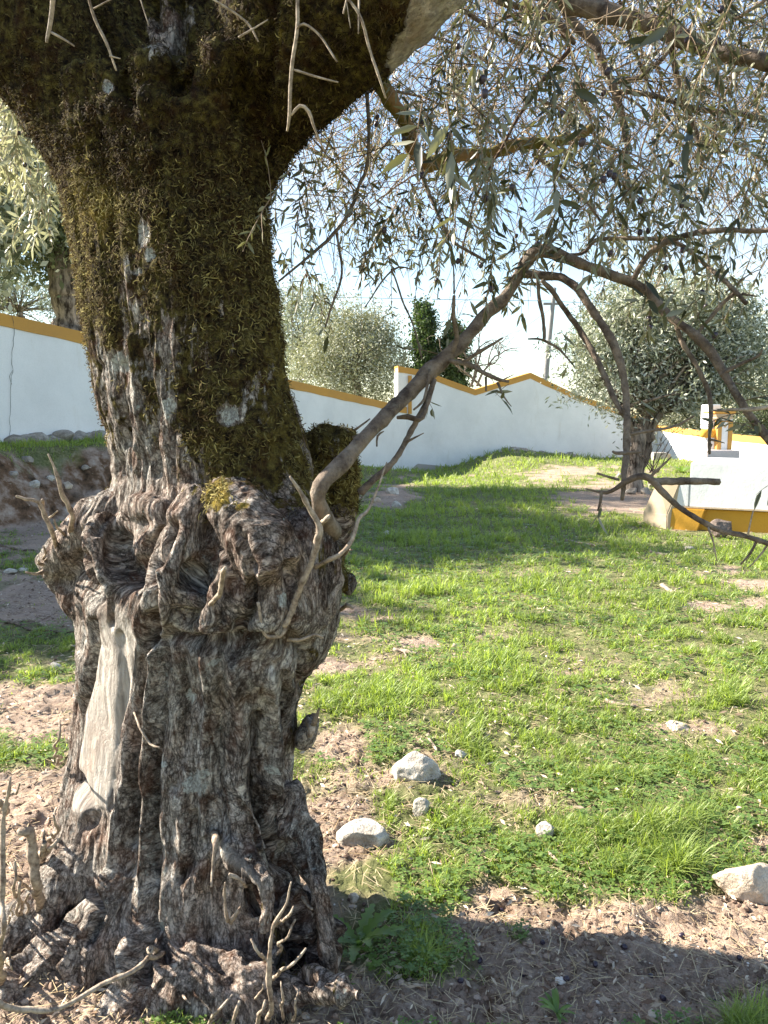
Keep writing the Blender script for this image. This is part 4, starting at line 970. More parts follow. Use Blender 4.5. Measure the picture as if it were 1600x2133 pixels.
    tb([q(660, 1880, 2.06), q(672, 1990, 2.04), q(676, 2060, 1.96)], [s(30), s(30), s(26)])
    blob_(px((360, 1880), YC-.36), (s(60), .06, s(85))); blob_(px((440, 1800), YC-.33), (s(30), .05, s(70)), .3); blob_(px((450, 2070), YC-.42), (s(160), .1, s(90)))
    tb([px((600, 2050), YC-.3), px((700, 2062), YC-.34), px((760, 2075), YC-.36)], [s(30), s(16), s(9)])
    me = bpy.data.meshes.new('trunk'); bm.to_mesh(me); bm.free()
    o = bpy.data.objects.new('tmp', me); COL.objects.link(o)
    md = o.modifiers.new('r', 'REMESH'); md.mode = 'VOXEL'; md.voxel_size = .0052; md.use_smooth_shade = True
    ms = o.modifiers.new('s', 'SMOOTH'); ms.factor = .6; ms.iterations = 9
    dg = bpy.context.evaluated_depsgraph_get(); ev = o.evaluated_get(dg); me2 = bpy.data.meshes.new_from_object(ev, depsgraph=dg)
    bpy.data.objects.remove(o); bpy.data.meshes.remove(me)
    return me2
TM = trunk_base(); TM.name = 'trunk'
nv = len(TM.vertices); V = np.empty(nv*3, np.float32); TM.vertices.foreach_get('co', V); V = V.reshape(-1, 3).astype(float)
def normals():
    a = np.empty(nv*3, np.float32); TM.vertex_normals.foreach_get('vector', a); return a.reshape(-1, 3).astype(float)
Nv = normals()
PX, PY = proj(V)
def seg_d(pts):
    d = np.full(nv, 1e9)
    for (a, b) in zip(pts[:-1], pts[1:]):
        a = np.array(a, float); b = np.array(b, float); ab = b-a; t = np.clip(((PX-a[0])*ab[0]+(PY-a[1])*ab[1])/(ab@ab), 0, 1)
        d = np.minimum(d, np.hypot(PX-a[0]-ab[0]*t, PY-a[1]-ab[1]*t))
    return d
front = sst(.25, -.15, Nv[:, 1])
yz = V[:, 2]
wx = .9*fbm(V*3.1, 3)
disp = np.zeros(nv)
CURVES = [  # px width, metres (minus = groove)
 ([(192, 1296), (196, 1340), (186, 1400), (170, 1480), (156, 1560), (146, 1630)], 7, -.034),
 ([(306, 1290), (304, 1400), (288, 1500), (274, 1640), (268, 1760)], 10, -.030),
 ([(250, 1330), (262, 1420), (250, 1540), (236, 1680)], 10, -.008),
 ([(318, 1330), (316, 1500), (300, 1700), (285, 1900), (262, 2040)], 12, .020),
 ([(330, 1340), (332, 1500), (315, 1720), (312, 1900), (300, 2040)], 11, -.030),
 ([(372, 1350), (380, 1500), (365, 1640)], 9, -.014), ([(420, 1350), (430, 1480), (420, 1620), (425, 1740)], 9, .014),
 ([(455, 1340), (460, 1500), (455, 1640), (480, 1740)], 9, -.016), ([(490, 1380), (500, 1520), (495, 1640), (540, 1760)], 12, .024),
 ([(535, 1500), (538, 1580), (532, 1640), (550, 1720), (590, 1800)], 14, -.042), ([(565, 1400), (572, 1520), (570, 1640), (600, 1760)], 10, .018), ([(592, 1400), (600, 1600)], 7, -.012),
 ([(600, 1760), (632, 1850), (640, 1960)], 12, -.034), ([(245, 1120), (240, 1165), (262, 1200)], 22, -.050), ([(262, 1180), (268, 1215)], 18, -.035),
 ([(352, 1095), (340, 1130), (322, 1165)], 15, -.060), ([(405, 1195), (400, 1240), (380, 1290)], 22, -.055), ([(408, 1215), (398, 1250)], 14, -.03), ([(295, 1170), (310, 1230), (318, 1300), (312, 1340)], 12, -.050),
 ([(430, 1200), (445, 1165)], 12, -.03), ([(520, 1180), (525, 1270), (500, 1310)], 11, -.040), ([(505, 1120), (520, 1180)], 10, -.02), ([(350, 1330), (400, 1345), (470, 1345), (540, 1335), (590, 1345)], 13, -.038), ([(610, 1330), (640, 1370), (625, 1420)], 12, -.030),
 ([(600, 1130), (612, 1230), (600, 1310)], 12, -.024), ([(455, 1225), (470, 1270), (455, 1310)], 8, -.016), ([(235, 1060), (215, 1085), (200, 1110)], 8, -.018), ([(170, 1165), (185, 1220), (200, 1250)], 14, -.035),
 ([(500, 240), (510, 190), (498, 130)], 22, -.05), ([(262, 210), (258, 180)], 16, -.05), ([(255, 170), (240, 80), (200, 0)], 16, -.03), ([(560, 0), (565, 120), (540, 250), (520, 380)], 18, -.03), ([(530, 420), (548, 340), (590, 285)], 9, -.028), ([(555, 400), (572, 320), (600, 275)], 7, .016),
 ([(380, 100), (390, 130), (370, 170)], 24, -.05), ([(330, 60), (320, 0)], 10, -.03), ([(380, 70), (385, 0)], 9, -.03),
 ([(620, 1960), (640, 2030)], 17, -.07), ([(190, 1860), (205, 1900), (185, 1960)], 10, -.03), ([(150, 1900), (110, 1990), (60, 2060)], 12, -.035), ([(60, 1960), (30, 2010)], 16, -.035),
 ([(400, 1700), (395, 1800), (380, 1830)], 9, -.02), ([(330, 1940), (345, 1990)], 16, -.035), ([(440, 1990), (480, 2040)], 18, -.03), ([(520, 1860), (535, 1900)], 10, -.03), ([(575, 1870), (590, 1990), (575, 2060)], 9, -.022), ([(105, 2030), (118, 2060)], 12, -.05),
 ([(470, 1760), (478, 1830)], 12, .012), ([(255, 1960), (262, 2040)], 12, .015), ([(250, 1000), (262, 900), (250, 760)], 8, -.012), ([(285, 980), (290, 850), (276, 700)], 9, .012), ([(225, 900), (210, 760)], 7, -.012), ([(330, 990), (325, 860), (300, 700)], 8, -.013),
 ([(160, 1620), (190, 1690), (180, 1720)], 12, -.02), ([(168, 1460), (155, 1600), (140, 1700), (135, 1800)], 6, -.01),
]
for pts, wd_, am in CURVES:
    d = seg_d(pts); disp += (1.5 if min(p[1] for p in pts) >= 1290 else 1.15)*am*np.exp(-(d/wd_)**2)*front
holes = [(231, 1293, 6, 13, .04), (249, 1320, 5, 7, .018), (182, 1625, 12, 18, .0)]
for (a, b, rx, ry, dp) in holes: disp -= dp*np.exp(-((((PX-a)/rx)**2+((PY-b)/ry)**2))**1.5)*front
# masks of what covers or tints the wood
rag = 18*fbm(V*16, 3)
deadm = np.zeros(nv)
left = np.interp(PY, [1235, 1260, 1300, 1340, 1400, 1500, 1600, 1700], [245, 212, 200, 198, 190, 175, 158, 146]); right = np.interp(PY, [1235, 1280, 1330, 1400, 1500, 1600, 1700], [248, 268, 286, 282, 262, 244, 226])
deadm = sst(-3, 5, PX-left+rag*.25)*sst(-3, 9, right-PX+rag*.5)*sst(1245, 1330, PY+rag*1.5)*sst(1712, 1680, PY+rag)*front
deadm = np.maximum(deadm, .55*sst(3, -8, seg_d([(455, 1760), (490, 1790), (540, 1850), (545, 1880)])-16+rag*.4)*front)
deadm = np.maximum(deadm, .95*sst(-6, 12, rag+PX-np.interp(PY, [-200, 0, 60, 130, 200], [930, 845, 822, 790, 870]))*sst(215, 120, PY+rag))
th_ = np.arctan2(V[:, 1]-YC, V[:, 0]+.58)
nz = .35*fbm(V*np.array([5, 5, 2.4]), 4)
up = np.interp(PY, [300, 430, 600, 750, 900, 1000, 1080, 1200], [1.1, .95, .80, .68, .58, .42, .10, -.2])
rightness = np.interp((PX-200)/420, [-.2, .1, .35, .6, 1, 1.3], [.22, -.20, -.12, .04, .26, .32])
rightness = np.where(PY < 430, .1, rightness)
mossm = up+np.interp(PY, [430, 560, 760, 900], [.16, .16, .02, -.02])+rightness*np.interp(PY, [400, 600], [.3, 1])+nz*1.3+.55*fbm(V*np.array([15, 15, 7])+40, 3)
mossm = np.where((PY < 330), 1.1+nz, mossm)
bs = np.exp(-(((PX-715)/62)**4+((PY-960)/130)**4))*sst(YC+.02, YC+.12, V[:, 1])
mossm = np.maximum(mossm, 1.3*bs)
mossm = np.maximum(mossm, 1.0*np.exp(-(((PX-455)/38)**2+((PY-1030)/45)**2))+nz*.5-.1); mossm = np.maximum(mossm, .9*np.exp(-(((PX-505)/30)**2+((PY-1055)/14)**2))+nz*.4-.1)
mossm = np.maximum(mossm, .75*np.exp(-(((PX-665)/20)**2+((PY-1060)/60)**2))); mossm = np.maximum(mossm, .8*np.exp(-(((PX-716)/20)**2+((PY-1190)/60)**2)))
hollow = np.exp(-(((PX-350)/70)**2+((PY-50)/75)**2)); mossm = mossm-.95*hollow
mossm = np.clip(mossm*(1-deadm), 0, 1.1)
lichm = np.zeros(nv)
for (a, b, rx, ry) in [(297, 487, 17, 30), (313, 530, 12, 16), (283, 565, 10, 9), (480, 866, 23, 21), (445, 1383, 12, 8), (388, 1462, 16, 14), (340, 1590, 12, 8), (405, 1635, 30, 26), (250, 755, 26, 22), (352, 850, 14, 26), (590, 1250, 12, 20), (330, 1930, 14, 10), (222, 180, 10, 14), (560, 1600, 8, 12), (425, 1610, 16, 14)]:
    lichm = np.maximum(lichm, np.exp(-(((PX-a)/rx)**2+((PY-b)/ry)**2)**1.4)*front)
mossm = mossm*(1-np.clip(lichm*1.6, 0, 1))
yelm = np.exp(-(((PX-205)/40)**2+((PY-430)/55)**2))+np.exp(-(((PX-455)/45)**2+((PY-1040)/55)**2))+.8*np.exp(-(((PX-505)/35)**2+((PY-1055)/16)**2))+np.exp(-(((PX-585)/6)**2+((PY-70)/42)**2))+.5*np.exp(-(((PX-165)/18)**2+((PY-360)/90)**2))+.35*np.exp(-(((PX-665)/16)**2+((PY-1050)/70)**2))+.30*sst(520, 590, PX)*sst(300, 700, PY)
yelm += .5*np.exp(-(((PX-245)/22)**2+((PY-960)/50)**2))
darkm = np.clip(.35+.9*sst(330, 460, PX+rag)*sst(980, 1200, PY)+.9*sst(480, 600, PX)*sst(1700, 1850, PY), 0, 1)*(1-.5*sst(1850, 2000, PY)*sst(420, 300, PX))  # dark mottling, stronger right of centre and at the lower right
# bark relief: fissures that run with the grain
calm = 1-.9*deadm
burl = sst(1010, 1100, PY)*sst(1400, 1330, PY)
R_ = np.hypot(V[:, 0]+.58, V[:, 1]-YC)+1e-6
warp = (.012+.028*sst(950, 1010, PY)+.05*burl)[:, None]*fbm(V*4+3, 3)[:, None]*np.array([1, 1, 0])
burl = sst(1010, 1100, PY)*sst(1400, 1330, PY)
Q1 = V+warp+burl[:, None]*.055*np.stack([fbm(V*5+k*9, 2) for k in range(3)], -1)
def ridged(P, o=3): return 1-2*np.abs(fbm(P, o))*1.9
big = ridged(Q1*np.array([5, 5, .75])*1.15+2, 3); mid = ridged(Q1*np.array([15, 15, 2.6])+5, 3); fin = ridged(Q1*np.array([38, 38, 8.5])+8, 2)
low = sst(1300, 1500, PY); upk = sst(1050, 950, PY)
amp_big = .006+.012*low-.003*burl; amp_mid = .0045-.002*burl; amp_fin = .0028
disp += calm*(amp_big*(big-.25)+amp_mid*(mid-.2)+amp_fin*(fin-.3))
upz = sst(1010, 960, PY)*np.clip(1.15-mossm, .15, 1); disp += calm*upz*.0065*(ridged(Q1*np.array([30, 30, 4.5])+11, 3)-.3)
disp += .006*fbm(V*9, 3)+burl*calm*(.012*fbm(V*7+30, 2)+.005*fbm(V*22, 2))
disp += deadm*.004*fbm(V*np.array([20, 20, 3]), 3)+deadm*.010*fbm(V*np.array([6, 6, 5]), 2)
disp += np.clip(mossm, 0, 1)*(.004+.006*fbm(V*34, 3))+.010*np.clip(mossm, 0, 1)*fbm(V*12, 3)
disp += sst(1750, 2000, PY)*calm*.014*fbm(V*13+4, 3)
V2 = V+Nv*disp[:, None]
TM.vertices.foreach_set('co', V2.astype(np.float32).ravel()); TM.update()
ga = TM.attributes.new('grain', 'FLOAT_VECTOR', 'POINT'); ga.data.foreach_set('vector', Q1.astype(np.float32).ravel())
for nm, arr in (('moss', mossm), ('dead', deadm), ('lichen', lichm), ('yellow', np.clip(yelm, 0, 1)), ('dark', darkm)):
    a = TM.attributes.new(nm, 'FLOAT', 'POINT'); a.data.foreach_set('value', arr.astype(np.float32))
TM.polygons.foreach_set('use_smooth', np.ones(len(TM.polygons), bool))
TR = link('trunk', TM, BARK, OT)
N2 = normals()
print('trunk verts', nv)
# moss fronds
rm = np.random.RandomState(4)
mn = fbm(V*np.array([26, 26, 11]), 4)
wgt = np.clip(mossm-.48+.55*mn, 0, 1)*(Nv[:, 1] < .45)*(PY > -260)
wgt = wgt*np.where(PY < 260, .55, 1)
idx = rm.choice(nv, 42000, p=wgt/wgt.sum())
def fronds(idx):
    n = len(idx); p = V2[idx]+rm.randn(n, 3)*.003; nn = N2[idx]
    g = unit(rm.randn(n, 3)+np.array([0, 0, -.5])); tdir = unit(g-nn*np.sum(g*nn, 1)[:, None]); sd2 = np.cross(nn, tdir)
    cur = np.where(rm.rand(n) < .5, -1, 1)*(.4+.9*rm.rand(n)); Ln = (.008+.011*rm.rand(n))*np.where(PY[idx] < 330, .75, 1.); W = .0008+.0006*rm.rand(n)
    Vv = []
    for t, wk in ((0, 1.), (.33, 1.1), (.66, .9), (1., .35)):
        a = cur*t*1.2
        c = p+nn*((.001+.0065*np.sin(t*2.4)*rm.uniform(.6, 1.4, n)))[:, None]+(tdir*np.sin(a)[:, None]/np.abs(cur)[:, None]*np.sign(cur)[:, None]+sd2*((1-np.cos(a))/cur)[:, None])*Ln[:, None]
        e = (sd2*np.cos(a)[:, None]-tdir*np.sin(a)[:, None])+nn*.3
        Vv += [c-e*(W*wk)[:, None], c+e*(W*wk)[:, None]]
    Vv = np.stack(Vv, 1); b = np.arange(n)[:, None]*8
    Q = np.concatenate([b+[0, 1, 3, 2], b+[2, 3, 5, 4], b+[4, 5, 7, 6]])
    tint = np.clip(.16+.38*sst(250, 520, PY[idx])*(.5+.5*rm.rand(n))+.32*np.clip(yelm[idx], 0, 1)+.22*rm.randn(n)+.25*fbm(p*14, 2), 0, 1)
    mb = MB(); mb.add(Vv.reshape(-1, 3), Q, None, np.repeat(tint, 8)); return mb
o = fronds(idx).build('moss', MOSS, TR, smooth=True)
o['kind'] = 'stuff'

# ------------------------------------------------------------------ named branches
def surf(px, py, off=.0):
    """front surface of the trunk under a place in the view"""
    d = np.hypot(PX-px, PY-py)+np.where(Nv[:, 1] < .2, 0, 50)+(V2[:, 1]-1.6)*8
    i = np.argmin(d); return V2[i]+np.array([0, -off, 0])
def rp(rpx, Y): return rpx*Y/F
def branch(pts, mat=BRANCH, name='branch', seg=12, kink=.009, rough=.30, parent=OT, label=None):
    """pts: (px, py, Y, radius px)"""
    mb = MB(); P = [at(p[0], p[1], p[2]) for p in pts]; R = [rp(p[3]*(.72 if mat is DRY else .95), p[2]) for p in pts]
    C, r = tube(mb, P, R, seg, step=max(.012, R[0]*.8), rough=rough, kink=kink, seed=pts[0][0])
    # bud scars and short spurs
    rr = np.random.RandomState(int(abs(pts[0][0]+pts[0][1]*3)) % 9999)
    for k in range(max(1, len(C)//5)):
        i = rr.randint(1, len(C)-1); d = unit(rr.randn(3)); tube(mb, [C[i], C[i]+d*r[i]*1.25], [r[i]*.35, r[i]*.18], 5, step=.05)
    o = mb.build(name, mat, parent)
    if label: o['label'] = label
    return o, C
ARCH, AC = branch([(684, 1105, 1.98, 27), (672, 1070, 1.90, 21), (667, 1040, 1.86, 17), (672, 1010, 1.86, 18.5), (700, 975, 1.90, 18.5), (770, 900, 2.02, 17), (840, 828, 2.16, 16.5), (905, 768, 2.24, 16.5), (970, 710, 2.29, 14.5), (1030, 640, 2.33, 13.5), (1080, 575, 2.36, 13.5), (1110, 535, 2.37, 13.5), (1150, 527, 2.36, 11.5), (1210, 548, 2.33, 10.5), (1280, 580, 2.29, 10.5), (1345, 610, 2.25, 10), (1400, 660, 2.2, 9.5), (1450, 700, 2.15, 10), (1505, 775, 2.1, 9), (1560, 855, 2.05, 8.5), (1640, 960, 2.0, 9)], name='arching_branch', seg=16, label='long smooth shoot arching from the burl out to the right')
branch([(1092, 572, 2.35, 8), (1130, 574, 2.33, 9), (1180, 590, 2.30, 9), (1235, 650, 2.25, 9), (1270, 700, 2.2, 9), (1292, 760, 2.15, 8.5), (1303, 840, 2.1, 8), (1304, 910, 2.05, 7.5), (1298, 985, 2.0, 6.5), (1294, 1045, 1.98, 4)])
branch([(1128, 584, 2.30, 5), (1160, 620, 2.3, 5.5), (1210, 690, 2.28, 6), (1250, 770, 2.2, 6), (1285, 830, 2.13, 6), (1304, 860, 2.1, 6)])
branch([(1120, 580, 2.32, 4), (1128, 640, 2.32, 4), (1132, 700, 2.31, 3.5), (1131, 708, 2.3, 3)])
branch([(1100, 706, 2.31, 2), (1130, 705, 2.31, 3), (1160, 722, 2.3, 3), (1190, 758, 2.28, 1.5)], name='twig')
branch([(1320, 580, 2.26, 6), (1345, 540, 2.25, 6.5), (1380, 508, 2.22, 6.5), (1440, 486, 2.2, 6), (1520, 476, 2.15, 5.5), (1640, 470, 2.1, 5)])
branch([(1150, 530, 2.4, 4), (1210, 530, 2.4, 4), (1240, 500, 2.38, 4.5), (1300, 494, 2.35, 4.5), (1380, 498, 2.3, 4.5), (1420, 510, 2.28, 4.5), (1480, 560, 2.2, 4.5), (1530, 605, 2.15, 5), (1552, 634, 2.13, 4)])
branch([(1535, 608, 2.15, 4), (1500, 636, 2.16, 4), (1460, 680, 2.17, 4), (1445, 705, 2.18, 3.5)], name='twig')
branch([(1545, 612, 2.15, 3), (1580, 620, 2.14, 1.2)], name='twig'); branch([(1512, 610, 2.15, 2), (1560, 570, 2.15, 1.5), (1585, 560, 2.14, 1)], name='twig')
branch([(1410, 680, 2.2, 5), (1430, 730, 2.18, 5), (1452, 770, 2.16, 5), (1474, 820, 2.14, 5), (1480, 880, 2.12, 4.5), (1481, 945, 2.1, 3)])
branch([(1500, 782, 2.1, 4), (1540, 762, 2.08, 4), (1580, 745, 2.06, 3), (1590, 730, 2.05, 2)], name='twig')
branch([(1480, 855, 2.1, 2), (1540, 858, 2.0, 6), (1620, 842, 1.95, 6)], mat=DRY, name='twig')
branch([(1476, 915, 2.1, 3), (1495, 918, 2.1, 2), (1510, 922, 2.09, 1)], name='twig'); branch([(1482, 925, 2.1, 3), (1474, 938, 2.1, 1)], name='twig')
branch([(1220, 1018, 1.98, 1.5), (1262, 1024, 1.97, 4), (1300, 1003, 1.95, 6.5), (1325, 994, 1.94, 7), (1348, 998, 1.93, 8), (1370, 1024, 1.92, 7.5), (1420, 1066, 1.9, 6.5), (1490, 1105, 1.88, 6.5), (1560, 1122, 1.86, 6), (1650, 1145, 1.84, 6)], label='low drooping branch crossing in front of the tank')
branch([(1352, 1002, 1.95, 7), (1400, 1004, 1.95, 7.5), (1450, 1005, 1.95, 7.5), (1498, 1006, 1.95, 7)], mat=BRANCH, name='branch', label='blunt dead stub pointing right')
branch([(1253, 1022, 1.97, 3.5), (1250, 1045, 1.97, 3), (1243, 1065, 1.97, 2)], name='twig'); branch([(1244, 986, 1.97, 2.5), (1290, 1000, 1.96, 3)], name='twig'); branch([(1276, 940, 1.97, 3), (1284, 945, 1.97, 4), (1310, 946, 1.98, 4), (1334, 945, 1.97, 2)], name='twig')
branch([(1350, 998, 1.93, 4), (1375, 975, 1.92, 3), (1396, 952, 1.92, 1.5)], name='twig'); branch([(1475, 1098, 1.88, 3), (1485, 1130, 1.87, 2.5), (1490, 1170, 1.87, 1.5)], mat=DRY, name='twig'); branch([(1575, 1130, 1.86, 3.5), (1565, 1150, 1.86, 3), (1545, 1172, 1.86, 1.5)], name='twig')
branch([(1600, 1130, 1.86, 3.5), (1590, 1150, 1.86, 3), (1565, 1180, 1.86, 2), (1552, 1190, 1.86, 1)], mat=DRY, name='twig'); branch([(1558, 1115, 1.86, 3), (1562, 1090, 1.86, 2.5), (1566, 1064, 1.86, 2)], mat=DRY, name='twig')
branch([(1310, 905, 2.06, 3.5), (1340, 900, 2.06, 3.5), (1400, 890, 2.06, 3), (1450, 868, 2.05, 2)], name='twig')
# side twigs of the arch
branch([(940, 745, 2.25, 5), (952, 700, 2.23, 5), (944, 660, 2.2, 5), (946, 612, 2.2, 3.5)], name='twig'); branch([(946, 612, 2.2, 2), (945, 550, 2.2, 1.5), (944, 480, 2.18, 1)], name='twig')
branch([(935, 752, 2.24, 4), (970, 760, 2.22, 6), (1000, 778, 2.2, 5), (1035, 795, 2.18, 5), (1060, 800, 2.17, 3)], name='twig'); branch([(960, 758, 2.22, 4), (1000, 735, 2.2, 4), (1044, 704, 2.18, 1.5)], name='twig')
branch([(1012, 785, 2.19, 3), (1012, 815, 2.18, 2)], name='twig'); branch([(1036, 796, 2.18, 3), (1050, 830, 2.17, 2), (1064, 850, 2.17, 1)], name='twig'); branch([(1040, 795, 2.18, 2), (1070, 782, 2.17, 1)], name='twig')
branch([(905, 790, 2.22, 5), (890, 830, 2.2, 6), (872, 866, 2.18, 6), (856, 900, 2.16, 6), (835, 935, 2.14, 6), (800, 985, 2.1, 7), (770, 1010, 2.08, 8), (748, 1030, 2.08, 9)], name='branch')
branch([(828, 870, 2.16, 4), (850, 868, 2.14, 6), (872, 874, 2.14, 6), (885, 855, 2.15, 5), (905, 790, 2.18, 4)], mat=BRANCH, name='twig'); branch([(848, 920, 2.14, 3), (880, 902, 2.13, 1)], name='twig'); branch([(740, 895, 2.2, 3), (768, 872, 2.2, 1.5)], name='twig'); branch([(735, 912, 2.2, 3.5), (765, 900, 2.2, 2)], name='twig')
branch([(785, 930, 2.1, 2), (788, 910, 2.1, 2.5), (803, 902, 2.1, 1)], name='twig')
branch([(895, 770, 2.2, 3.5), (890, 800, 2.18, 3.5), (880, 830, 2.16, 3), (858, 850, 2.14, 2)], name='twig')
# thick limbs in the crown
branch([(1080, -80, 2.5, 22), (1180, -2, 2.5, 20), (1290, 35, 2.45, 19), (1370, 58, 2.4, 18), (1450, 92, 2.35, 17), (1530, 118, 2.3, 16), (1680, 155, 2.25, 14)], rough=.3)
branch([(790, 165, 2.35, 16), (815, 210, 2.38, 16), (850, 262, 2.42, 15), (872, 315, 2.45, 15), (905, 342, 2.48, 16)], mat=MLIMB, name='branch', rough=.4)
branch([(885, 345, 2.48, 15), (940, 332, 2.5, 14), (1010, 318, 2.52, 12.5), (1080, 300, 2.55, 12), (1150, 298, 2.56, 11), (1200, 285, 2.58, 10), (1235, 262, 2.6, 8)], mat=MLIMB, name='branch', rough=.3)
branch([(1150, -60, 2.7, 10), (1195, 50, 2.7, 9.5), (1235, 90, 2.7, 9), (1262, 150, 2.7, 8.5), (1285, 200, 2.7, 8), (1305, 300, 2.68, 6), (1310, 420, 2.6, 4)])
branch([(1280, 195, 2.7, 5), (1330, 192, 2.68, 5.5), (1400, 208, 2.65, 5), (1480, 230, 2.6, 5), (1640, 262, 2.55, 4.5)]); branch([(1270, 170, 2.7, 5), (1330, 160, 2.7, 5), (1400, 100, 2.65, 4)])
branch([(1390, -40, 2.4, 7), (1400, 90, 2.4, 7), (1420, 180, 2.42, 6), (1450, 270, 2.45, 5), (1462, 330, 2.45, 3)]); branch([(1110, 320, 2.6, 4), (1160, 360, 2.62, 4), (1210, 410, 2.62, 3.5), (1260, 470, 2.6, 3)])
branch([(870, 330, 2.45, 5), (900, 420, 2.42, 4), (940, 500, 2.4, 3.5), (1010, 540, 2.4, 3)]); branch([(765, 190, 2.3, 4), (766, 330, 2.3, 4), (745, 390, 2.3, 4), (700, 480, 2.28, 4), (660, 520, 2.25, 3), (580, 585, 2.22, 2)])
branch([(700, 480, 2.3, 3), (715, 560, 2.28, 2.5), (690, 640, 2.26, 2.5), (678, 680, 2.26, 1.5)], name='twig'); branch([(960, -60, 2.6, 8), (1040, 0, 2.6, 8), (1090, 20, 2.6, 7), (1160, 40, 2.6, 7), (1200, 90, 2.6, 5)])
branch([(850, 60, 2.8, 6), (940, 20, 2.8, 6), (1040, 70, 2.8, 5), (1130, 110, 2.8, 4)])
branch([(760, 640, 2.3, 1.5), (820, 560, 2.3, 2), (860, 560, 2.3, 1)], name='twig'); branch([(815, 560, 2.3, 2), (860, 680, 2.25, 2), (880, 750, 2.22, 2)], name='twig')
# pale bare twigs hanging in front of the upper trunk
for pts in ([(112, -30, 1.6, 7), (107, 20, 1.62, 6.5), (102, 75, 1.63, 5), (101, 92, 1.63, 3.5)], [(104, 66, 1.63, 3.5), (130, 80, 1.63, 3.5), (155, 97, 1.63, 2.5)], [(178, -30, 1.6, 3.5), (195, 40, 1.62, 4), (218, 90, 1.63, 4), (238, 146, 1.64, 2.5)], [(228, 116, 1.63, 2.5), (250, 122, 1.63, 2)],
            [(430, -10, 1.66, 2.5), (480, 25, 1.66, 3), (515, 55, 1.67, 3), (538, 88, 1.67, 2.5)], [(497, 78, 1.66, 3), (525, 60, 1.66, 2.5), (555, 36, 1.66, 1.5)], [(620, -30, 1.68, 5), (618, 50, 1.68, 5), (612, 140, 1.7, 5), (606, 236, 1.72, 5), (600, 268, 1.74, 3)],
            [(618, 60, 1.68, 3), (632, 50, 1.68, 3.5), (665, 75, 1.68, 3), (704, 130, 1.68, 2.5)], [(612, 145, 1.7, 3), (650, 158, 1.7, 3), (702, 171, 1.7, 2)], [(607, 240, 1.72, 3), (625, 220, 1.72, 5), (645, 232, 1.72, 5), (662, 270, 1.74, 3), (680, 310, 1.76, 2)],
            [(700, -30, 1.7, 3.5), (745, 30, 1.7, 4), (765, 95, 1.72, 4), (785, 150, 1.72, 4), (805, 200, 1.74, 2.5)], [(722, 0, 1.7, 3), (715, 30, 1.7, 2.5)], [(722, 5, 1.7, 2), (730, 60, 1.7, 1.5)], [(748, 0, 1.7, 3), (747, 70, 1.7, 1.5)], [(290, -10, 1.66, 2), (312, 55, 1.66, 1.5)], [(195, 18, 1.62, 2), (235, 0, 1.62, 2)]):
    branch(pts, DRY, 'dry_twig', 8, .006, .15)
# dead shoots on burl and roots
def shoot(pts, mat=DRY, Yoff=0.):
    P = []; mbn = MB()
    first = surf(pts[0][0], pts[0][1]); Yb_ = first[1]
    Q = [(p[0], p[1], (p[3] if len(p) > 3 else Yb_-.035-.02*k), p[2]) for k, p in enumerate(pts)]
    Q[0] = (pts[0][0], pts[0][1], Yb_+.01, pts[0][2])
    return branch(Q, mat, 'dead_shoot', 9, .014, .5)
shoot([(118, 1140, 7), (108, 1105, 7), (95, 1070, 7.5), (82, 1045, 6), (55, 1040, 4), (33, 1034, 4)]); shoot([(98, 1080, 4), (118, 1072, 2)]); shoot([(88, 1055, 6), (92, 1040, 5)])
shoot([(148, 1108, 8), (140, 1075, 8), (128, 1030, 8), (118, 985, 6), (105, 950, 2.5)]); shoot([(135, 1115, 4), (128, 1100, 3.5), (125, 1085, 2.5)]); shoot([(90, 1165, 3), (85, 1150, 3), (82, 1135, 2.5)]); shoot([(92, 1170, 3), (98, 1155, 2)])
shoot([(90, 1190, 6), (70, 1195, 4), (48, 1190, 2)]); shoot([(90, 1175, 5), (72, 1172, 4), (70, 1165, 3)])
shoot([(590, 1305, 9), (612, 1270, 10, 1.84), (632, 1215, 10, 1.82), (650, 1165, 11, 1.81), (664, 1120, 11, 1.80), (668, 1098, 10, 1.8), (650, 1070, 8, 1.79), (630, 1025, 6, 1.78), (611, 998, 3, 1.77)])
shoot([(668, 1100, 8, 1.80), (684, 1088, 7, 1.80), (690, 1080, 5, 1.80)]); shoot([(655, 1160, 6, 1.81), (653, 1125, 3.5, 1.81), (651, 1100, 2.5, 1.81)])
shoot([(655, 1182, 7, 1.81), (690, 1160, 7, 1.82), (720, 1130, 6.5, 1.84), (745, 1080, 6, 1.86), (765, 1060, 4.5, 1.88), (785, 1010, 3.5, 1.9), (810, 960, 2.5, 1.92)]); shoot([(710, 1150, 4, 1.83), (735, 1138, 3, 1.83)])
shoot([(600, 1300, 9), (580, 1325, 8, 1.84), (555, 1325, 7, 1.83), (542, 1308, 6, 1.82), (533, 1260, 5, 1.81)]); shoot([(600, 1333, 5), (625, 1335, 5, 1.84), (650, 1325, 4, 1.84), (668, 1330, 3, 1.85)])
shoot([(436, 1262, 6), (452, 1240, 7), (462, 1215, 8), (470, 1190, 7), (472, 1182, 5)]); shoot([(708, 1272, 5, 2.1), (725, 1262, 6, 2.05), (742, 1268, 4, 2.03)])
shoot([(640, 1500, 10, 2.05), (655, 1518, 10, 2.0), (652, 1532, 8, 2.0)]); shoot([(652, 1512, 6, 2.0), (662, 1495, 5, 1.98), (671, 1468, 2.5, 1.97)], BRANCH)
shoot([(278, 1480, 3), (296, 1515, 4), (312, 1548, 4), (328, 1560, 3)])
